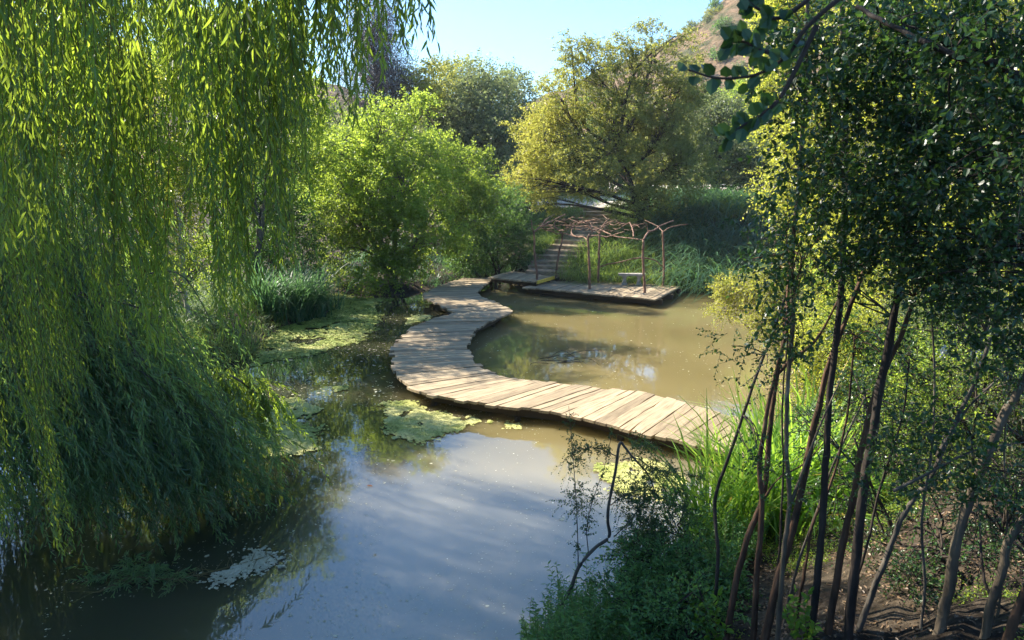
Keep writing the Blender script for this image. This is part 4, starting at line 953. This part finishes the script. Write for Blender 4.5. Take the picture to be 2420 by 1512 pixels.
# single yellow leaf afloat
g = Geo(); q = W(866, 1148, .008); leaf_add(g, np.array([q]), V(1, .2, 0)[None], V(0, 0, 1)[None], .10, .05, 'oval', .9); tag(g.build('fallen_leaf', M['rust'], origin=q), 'single orange leaf afloat on the green reflection', 'leaf')

# ------------------------------------------------------------------ near right bank: slender stems
def stem_tree(label, pts, ds, r0, r1, bark, crown, leaf='myrtle', ll=.05, lw=.034, dens=9, side=(), clump=.22, group='slender stems of the near right bank', tint=.45, name='slender_tree'):
    q = [P(x, y, d) for (x, y), d in zip(pts, ds)]
    g0 = q[0]; gz = H1(g0[0], g0[1]); q = [V(g0[0] - .02, g0[1], gz - .15)] + ([g0] if g0[2] > gz + .12 else []) + q[1:]
    root = thing(name, label, 'tree', V(g0[0], g0[1], gz), group)
    gt, gl = Geo(), Geo(); n = len(q) * 6; pp = resample(q, n)
    tube(gt, pp + np.cumsum(R.normal(0, .0025, pp.shape), 0), r0 * .98, r1 * .98, 10, R.random(), .05)
    for s, sd, sr in side:
        tube(gt, resample([P(x, y, d) for (x, y), d in zip(s, sd)], 14), sr, sr * .35, 7, R.random(), .04)
    for (px, py, d, rx, ry) in crown:
        c, r = B(px, py, d, rx, ry, .5)
        nc = max(5, int(rx * ry / 720)); cc = c + in_ball(nc, .45) * r
        j = [np.argmin(np.linalg.norm(pp - w_, axis=1)) for w_ in cc]; a = pp[j]
        t = np.linspace(0, 1, 6)[None, :, None]; mm = (a + cc) / 2 + R.normal(0, .08, (nc, 3)) + V(0, 0, .06)
        tubes3(gt, (1 - t) ** 2 * a[:, None] + 2 * t * (1 - t) * mm[:, None] + t ** 2 * cc[:, None], np.full(nc, .007), np.full(nc, .003))
        m = nc * dens; idx = np.repeat(np.arange(nc), dens); O = cc[idx] + in_ball(m, .5) * clump
        sprays(gl, gt, O, R.normal(size=(m, 3)) + V(0, 0, .1), R.uniform(.12, .30, m), 9, ll, lw, 'oval', .25, 55, tint + R.normal(0, .15, m), r=.002, seg=2, upn=.4)
    gt.build('trunk', M[bark], root, True)
    if gl.n: gl.build('crown', M[leaf], root)
    return root
# unseen trees added beyond the left edge of the view to shade the near water
for lab_, b_, bl_ in (('broad deep green unseen tree added off the left edge to shade the dark water', (-15.5, 11), [(-14.5, 10.5, 6), (-16, 13, 6.5), (-15, 9, 7), (-17, 11, 5)]),
                      ('tall deep green unseen shade tree added further along the left edge', (-17, 17.5), [(-15.5, 16, 5.5), (-16.5, 18, 7), (-17, 19, 5.5), (-14.5, 15, 6.5)])):
    tree('bank_tree', lab_, 'tree', b_, [(np.array(q, float), V(2.3, 2.2, 1.9)) for q in bl_], leaf='deep', bark='bark_dark', dens=14, ll=.2, lw=.13, nl=6, tl=.6, tr=.2, clump=.9, cov=5)
def gd(px, py=1507): return G(px, py)[1]
dA = gd(1785); dH = gd(2214)
stem_tree('thin dark stem with a kink, leftmost of the near stems', [(1688, 1507), (1697, 1330), (1690, 1180), (1722, 1080), (1790, 880), (1850, 730), (1865, 640)], [gd(1688)] * 2 + [gd(1688) + .2] * 5, .019, .009, 'bark_dark',
          [(1770, 850, 5.6, 40, 60), (1790, 1090, 5.3, 30, 40)], dens=6, ll=.035, lw=.022)
stem_tree('curved brown stem joining its neighbour above the reeds', [(1715, 1507), (1738, 1370), (1765, 1260), (1800, 1170), (1815, 1000), (1828, 890), (1845, 800), (1862, 600)], [dA] * 8, .030, .013, 'bark_red',
          [(1850, 620, 5.2, 60, 90), (1860, 800, 5.2, 60, 60)], side=[([(1828, 890), (1870, 850), (1930, 800), (1990, 690)], [dA] * 4, .02)])
stem_tree('straight reddish stem right of the curved brown one', [(1785, 1507), (1793, 1321), (1800, 1190), (1796, 1097), (1811, 985), (1828, 900), (1868, 730)], [dA - .1] * 7, .027, .013, 'bark_red',
          [(1900, 520, 5, 60, 70)], side=[([(1800, 1185), (1840, 1130), (1900, 1095), (1960, 1030)], [dA - .1] * 4, .010)])
stem_tree('stout orange brown stem leaning right from a forked foot', [(1806, 1507), (1832, 1395), (1868, 1270), (1895, 1160), (1930, 1000), (1960, 880), (2010, 740), (2060, 600)], [gd(1806) - .2] * 8, .036, .014, 'bark_red',
          [(2050, 560, 5, 80, 80), (2000, 640, 4.8, 70, 60)])
stem_tree('pale slim stem in front of the forked foot', [(1838, 1507), (1854, 1321), (1870, 1190), (1862, 1059), (1867, 947), (1882, 760), (1880, 600), (1905, 300), (1912, 0), (1915, -150)], [gd(1838) - .3] * 10, .021, .012, 'bark_tan',
          [(1910, 60, 4.4, 70, 90), (1890, 220, 4.4, 60, 80), (1860, 400, 4.5, 50, 80)], side=[([(1870, 1185), (1905, 1090), (1935, 1010), (1985, 900)], [gd(1838) - .3] * 4, .014)])
stem_tree('tall upright dark stem rising out of the top of the view', [(1918, 1507), (1934, 1321), (1944, 1171), (1946, 1059), (1950, 947), (1972, 760), (1988, 560), (1990, 300), (1985, 50), (1985, -150)], [gd(1918)] * 10, .030, .017, 'bark_dark',
          [(2000, 250, 4.6, 90, 100), (2010, 90, 4.6, 90, 100), (1960, 420, 4.8, 80, 80), (2030, 420, 4.6, 70, 80)])
stem_tree('deep red stem leaning right between two dark ones', [(1957, 1507), (1983, 1321), (2013, 1171), (2031, 1059), (2060, 940), (2120, 800), (2160, 700)], [gd(1957)] * 7, .030, .016, 'bark_red', [(2160, 640, 4.8, 80, 70)])
stem_tree('tall thick dark stem with a grey bark, third from the right edge group', [(2009, 1507), (2024, 1321), (2039, 1153), (2058, 1041), (2072, 940), (2100, 780), (2137, 560), (2146, 300), (2140, 60), (2130, -120)], [gd(2009)] * 10, .038, .022, 'bark_dark',
          [(2140, 160, 4.4, 110, 110), (2110, 320, 4.5, 100, 90), (2200, 330, 4.4, 100, 90), (2120, 30, 4.2, 110, 80), (2180, 480, 4.6, 100, 80)], side=[([(2137, 560), (2180, 430), (2238, 300), (2204, 182), (2132, 96), (2094, -40)], [gd(2009)] * 6, .016)])
stem_tree('slanting forked stem crossing to the right above bare soil', [(2024, 1489), (2065, 1377), (2099, 1283), (2132, 1201), (2185, 1127), (2211, 1078), (2290, 900), (2330, 790)], [gd(2024) + .1] * 8, .026, .013, 'bark_grey',
          [(2300, 700, 5, 100, 80), (2200, 1000, 4.8, 80, 60), (2120, 1130, 4.8, 60, 50)], side=[([(2211, 1078), (2290, 960), (2400, 860)], [gd(2024) + .1] * 3, .014), ([(2110, 1160), (2190, 1120), (2300, 1065), (2419, 1045)], [4.6] * 4, .012)])
stem_tree('thickest tan trunk leaning right near the lower right corner', [(2214, 1507), (2222, 1470), (2244, 1358), (2255, 1283), (2293, 1171), (2326, 1078), (2371, 977), (2400, 920), (2470, 760), (2520, 500)], [dH] * 10, .040, .026, 'bark_tan',
          [(2330, 600, 4.2, 110, 110), (2370, 420, 4.0, 100, 110), (2380, 760, 4.2, 80, 90)], clump=.24)
stem_tree('tan trunk crooked at a knee by the right edge', [(2330, 1507), (2338, 1433), (2371, 1339), (2390, 1265), (2425, 1215), (2500, 1150), (2600, 900)], [gd(2330)] * 7, .032, .022, 'bark_tan', [(2400, 250, 3.6, 90, 110), (2350, 100, 3.8, 110, 90)])
stem_tree('short orange lit trunk cut by the right edge', [(2372, 1507), (2419, 1410), (2480, 1300), (2560, 1100)], [gd(2372) - .2] * 4, .034, .024, 'bark_red', [(2400, 1150, 4.2, 60, 60)])
for lab_, pts_, r_, bk in (('whip thin stem just left of the pale slim stem', [(1822, 1507), (1838, 1330), (1850, 1130), (1846, 960), (1858, 780), (1850, 560)], .011, 'bark_dark'),
      ('thin grey stem fanning right from the forked foot', [(1850, 1507), (1880, 1340), (1925, 1200), (1975, 1060), (2035, 930)], .013, 'bark_grey'),
      ('thin reddish stem crossing behind the tall upright one', [(1880, 1507), (1905, 1350), (1925, 1240), (1975, 1120), (2005, 960), (2020, 800)], .014, 'bark_red'),
      ('slender dark stem just right of the deep red stem', [(1990, 1507), (2010, 1400), (2050, 1280), (2085, 1130), (2130, 980), (2150, 840)], .013, 'bark_dark'),
      ('thin stem leaning left behind the thickest tan trunk', [(2180, 1507), (2190, 1380), (2180, 1240), (2200, 1080), (2215, 900), (2208, 700)], .012, 'bark_grey'),
      ('wiry stem close beside the crooked tan trunk', [(2352, 1507), (2360, 1400), (2372, 1260), (2366, 1100), (2385, 900)], .010, 'bark_tan')):
    stem_tree(lab_, pts_, [gd(pts_[0][0]) + .25] * len(pts_), r_, r_ * .5, bk, [(pts_[-1][0], pts_[-1][1], gd(pts_[0][0]) + .3, 50, 50)], dens=7, ll=.04, lw=.027)
stem_tree('long bare branch slanting down across the upper right', [(2620, 1200), (2560, 600), (2419, 187), (2252, 106), (2108, 38), (2031, -10)], [3.6, 3.6, 3.5, 3.6, 3.8, 4.0], .024, .010, 'bark_dark',
          [(2250, 60, 3.7, 120, 60), (2330, 200, 3.6, 90, 70), (2250, 620, 4.4, 100, 80), (2100, 600, 4.6, 90, 70), (2230, 430, 4, 100, 80)])
for lab_, base_, bl_, lf, ti, lls in (('fine leaved dark shrub low between the stems and the soil', (3.9, 7.3), [B(1990, 1130, 7.0, 70, 60, .5), B(2110, 1050, 7.2, 90, 70, .6), B(2040, 940, 7.4, 80, 60, .6), B(1930, 1020, 7.2, 60, 50, .5)], 'myrtle', .7, (.034, .024)),
     ('sunflecked shrub right of the slanting stem above the soil', (5.0, 7.4), [B(2240, 960, 7.2, 90, 80, .6), B(2340, 870, 7, 90, 80, .6), B(2210, 1080, 7.2, 80, 45, .5), B(2330, 1060, 7, 80, 50, .5)], 'bright', .3, (.036, .025)),
     ('low spray of dark leaves over the soil between the two tan trunks', (3.9, 6.0), [B(2110, 1290, 6.2, 60, 40, .4), B(2190, 1230, 6.4, 70, 40, .4), B(2160, 1380, 5.6, 45, 30, .3), B(2300, 1290, 5.8, 45, 30, .3)], 'myrtle', .8, (.036, .026)),
     ('sunny undergrowth at the back of the bare soil', (5.6, 8.6), [B(2080, 1200, 8.6, 90, 40, .6), B(2200, 1180, 8.4, 90, 40, .6), B(2330, 1160, 8.0, 90, 45, .6), B(2000, 1230, 8.4, 60, 40, .5)], 'sunny', .5, (.05, .034)),
     ('dark leafy shrub filling the lower right edge', (3.9, 4.9), [B(2390, 1180, 5.0, 60, 50, .4), B(2310, 1190, 5.4, 40, 35, .4)], 'myrtle', .6, (.034, .024)),
     ('airy shrub behind the upper right leaves', (6.0, 8.0), [B(2000, 780, 8.2, 100, 70, .7), B(2130, 860, 8, 90, 70, .7), B(2260, 760, 8, 100, 80, .7), B(1940, 640, 8.4, 70, 70, .7)], 'bright', .35, (.045, .03))):
    tree('understory_shrub', lab_, 'shrub', base_, bl_, leaf=lf, ll=lls[0], lw=lls[1], dens=14, nl=9, tl=.25, tr=.03, clump=.22, shape='oval', stems=3, tints=[ti] * 4, bark='bark_dark', cov=2.2, group='shrubs under the near trees')
# out-of-focus bough close to the lens
cb = thing('near_bough', 'dark round leaved bough reaching in close to the lens at the top', 'branch', P(1900, -60, 1.7))
gt, gl = Geo(), Geo()
for pts in ([(2050, -60), (1910, 60), (1860, 130), (1790, 175), (1700, 185), (1625, 165)], [(1980, -60), (1850, 40), (1790, 20), (1755, -10)], [(1930, 60), (1850, 220), (1800, 270), (1750, 300), (1712, 330)], [(1860, 130), (1800, 120), (1760, 100), (1715, 98)]):
    pp = resample([P(x, y, 1.75) for x, y in pts], 30); tube(gt, pp, .006, .002, 6)
    k = np.arange(9, 30); q = pp[k] + R.normal(0, .006, (len(k), 3)); tan = norm(np.gradient(pp, axis=0))[k]
    up = np.stack([R.normal(0, .3, len(k)), R.normal(0, .4, len(k)), np.where(k % 2 == 0, .9, -.9)], 1)
    leaf_add(gl, q, tan * .5 + up, np.stack([R.normal(0, .4, len(k)), -np.ones(len(k)), R.normal(0, .4, len(k))], 1), .034 * R.uniform(.8, 1.15, len(k)), .032, 'oval', R.uniform(.2, .8, len(k)))
gt.build('stem', M['bark_dark'], cb); gl.build('leaves', M['myrtle'], cb)
# white blossoms in the dark foliage
for lab_, x, y in (('small white blossom cluster hanging in the dark leaves', 2232, 832), ('second white blossom cluster just right of the first', 2305, 838)):
    q = P(x, y, 4.4); g = Geo(); n = 26; leaf_add(g, q + R.normal(0, .018, (n, 3)), R.normal(size=(n, 3)), R.normal(size=(n, 3)), .018, .014, 'oval', R.random(n)); tag(g.build('blossom', M['flower'], origin=q), lab_, 'flower')

# broken sapling in the middle foreground
c7 = lambda x, y: (1128.8 + x * .3733, 947.4 + y * .3733)
sd_ = G(1308, 1507)[1] - .15
sp_ = P(1308, 1507, sd_)
sap = thing('broken_sapling', 'grey sapling bent over at a snapped tip in front of the sky reflection', 'sapling', V(sp_[0], sp_[1], H1(sp_[0], sp_[1])))
gt, gl = Geo(), Geo()
S_ = lambda L_, d=sd_: resample([P(*c7(x, y), d) for x, y in L_], len(L_) * 5)
mainp = np.vstack([V(sp_[0] - .05, sp_[1], H1(sp_[0], sp_[1]) - .1)[None], S_([(480, 1500), (530, 1300), (590, 1180), (640, 1050), (740, 930), (830, 860), (822, 760), (830, 650), (870, 450), (890, 300), (905, 258)])])
tube(gt, mainp, .021, .014, 9, .5, .05)
tube(gt, S_([(905, 258), (960, 330), (1040, 420), (1080, 470), (1130, 600)]), .014, .005, 7)
for pth in ([(635, 1045), (632, 860), (618, 560), (600, 330), (575, 30)], [(700, 960), (690, 800), (730, 620), (800, 420), (850, 200)], [(900, 375), (1000, 360), (1120, 430), (1300, 460), (1420, 480)], [(880, 350), (760, 300), (640, 300)], [(840, 660), (920, 600), (1060, 560), (1180, 620)], [(860, 860), (960, 760), (1060, 600), (1030, 330)]):
    q = S_(pth); tube(gt, q, .006, .002, 5)
    k = R.integers(4, len(q), 44); m = len(k)
    sprays(gl, gt, q[k], R.normal(size=(m, 3)) + V(0, 0, .2), R.uniform(.06, .16, m), 11, .026, .018, 'oval', .2, 60, .5 + R.normal(0, .1, m), r=.0012, seg=2)
for (x, y, rx, ry, n) in ((1000, 600, 170, 160, 130), (1080, 820, 170, 180, 150), (980, 980, 140, 130, 110), (1150, 450, 150, 90, 60), (620, 600, 90, 120, 40), (1280, 640, 140, 120, 70), (600, 330, 60, 140, 30), (1020, 280, 140, 60, 40)):
    c, r = B(*c7(x, y), sd_ + .15, rx * .3733, ry * .3733, .35); O = c + in_ball(n, .5) * r
    sprays(gl, gt, O, R.normal(size=(n, 3)) + V(0, 0, -.1), R.uniform(.12, .3, n), 15, .027, .018, 'oval', .4, 60, .5 + R.normal(0, .12, n), r=.0015, seg=2)
gt.build('trunk', M['bark_grey'], sap, True); gl.build('leaves', M['myrtle'], sap)

# herbs along the near shore: four forms, copied
def herb(h, nl_, leaf='herb', ll=.055, lw=.016, shape='lance', name='leafy_herb', tn=.5):
    o = thing(name, 'x', 'herb', (0, 0, 0)); gt, gl = Geo(), Geo()
    D_ = np.stack([R.normal(0, .18, 4), R.normal(0, .18, 4), np.ones(4)], 1); D_[0] = [.03, .02, 1]
    sprays(gl, gt, np.zeros((4, 3)) + R.normal(0, .015, (4, 3)) * [1, 1, 0], D_, h * np.array([1, .75, .6, .8]), nl_, ll, lw, shape, .04, 62, np.full(4, tn), r=.003, seg=4, hang=.1, upn=1.2)
    gt.build('stem', M['stem_green'], o); gl.build('leaves', M[leaf], o); remember(o); return o
hp = [herb(.70, 34, ll=.075, lw=.022), herb(.55, 26, ll=.09, lw=.026, tn=.6), herb(.85, 38, ll=.075, lw=.02, tn=.7), herb(.5, 24, ll=.07, lw=.03)]
hp2 = [herb(.42, 16, 'broad', .085, .05, 'oval', 'broadleaf_herb'), herb(.30, 12, 'broad', .10, .06, 'oval', 'broadleaf_herb')]
HL = {p.name: l for p, l in zip(hp, ('bushy narrow leaved green herb of the near shore thicket', 'short pale narrow leaved herb of the near shore thicket', 'tallest light green narrow leaved herb of the near shore thicket', 'low broader leaved dark herb of the near shore thicket'))}
seen = set()
def put(pro, x, y, s, label, group):
    o = pro if pro.name not in seen else copy_tree(pro); seen.add(pro.name)
    o.location = (x, y, H1(x, y) - .02); o.scale = (s, s, s * R.uniform(.85, 1.15)); o.rotation_euler = (0, 0, R.uniform(0, 6.28)); o['label'] = label if isinstance(label, str) else label[pro.name]; o['group'] = group if isinstance(group, str) else o['label'] + 's'
n = 0
while n < 190:
    x = R.uniform(.15, 3.0); y = R.uniform(5.3, 8.8); sd = float(shore_sd(np.array([x]), np.array([y]))[0])
    if sd < -.1 or sd > 1.5: continue
    put(hp[int(R.integers(4))], x, y, R.uniform(.75, 1.25), HL, 0); n += 1
for px, py in ((1645, 1400), (1661, 1350), (1660, 1430), (1625, 1380), (1690, 1470), (1640, 1340), (1880, 1440), (1900, 1460)):
    q = G(px, py + 60); put(hp2[px % 2], q[0], q[1], R.uniform(.8, 1.2), 'young broad leaved yellow green plant among the herbs near the stems', 'young broad leaved plants')
# dark low thicket between sapling and stems
tree('thicket_shrub', 'dense dark green shrub filling the bottom between sapling and stems', 'shrub', (2.0, 6.9), [B(1560, 1330, 7.2, 90, 60, .5), B(1500, 1440, 6.4, 90, 60, .5), B(1620, 1440, 6.2, 80, 60, .5), B(1600, 1240, 8, 70, 60, .5), B(1700, 1380, 7.0, 60, 70, .5)],
     leaf='herb', ll=.06, lw=.032, dens=22, nl=9, tl=.22, tr=.02, clump=.28, shape='oval', stems=6, tints=[.5, .5, .5, .45, .4], bark='bark_dark', group=None)
# ground cover and litter on the soil
def litter(n, reg):
    x = R.uniform(reg[0], reg[1], n); y = R.uniform(reg[2], reg[3], n); k = (shore_sd(x, y) > .2) & (fbm(x * 1.7, y * 1.7) + R.uniform(-.2, .2, n) > .45); x, y = x[k], y[k]; n = len(x)
    z = Hclod(x, y) + .012; g = Geo(); leaf_add(g, np.c_[x, y, z], np.c_[R.normal(size=(n, 2)), R.normal(0, .25, n)], np.c_[R.normal(0, .35, (n, 2)), np.ones(n)], R.uniform(.02, .055, n), R.uniform(.012, .03, n), 'oval', R.beta(1.6, 2.2, n)); return g
tag(litter(60000, (1.5, 11, 3, 12)).build('leaf_litter', M['dry']), kind='stuff')
x = R.uniform(1.6, 9, 34000); y = R.uniform(3.5, 12, 34000); k = (fbm(x * .9 + 30, y * .9) > .50) & (shore_sd(x, y) > .1); x, y = x[k], y[k]; m = len(x)
g = Geo(); sprays(g, None, np.c_[x, y, Hclod(x, y)], np.c_[R.normal(0, .4, (m, 2)), np.ones(m)], R.uniform(.05, .2, m), 5, .03, .018, 'oval', .1, 60, R.uniform(.2, .9, m), upn=1); tag(g.build('ground_cover', M['bright']), kind='stuff')

for o in list(bpy.data.objects):
    if '_org' in o.keys(): del o['_org']
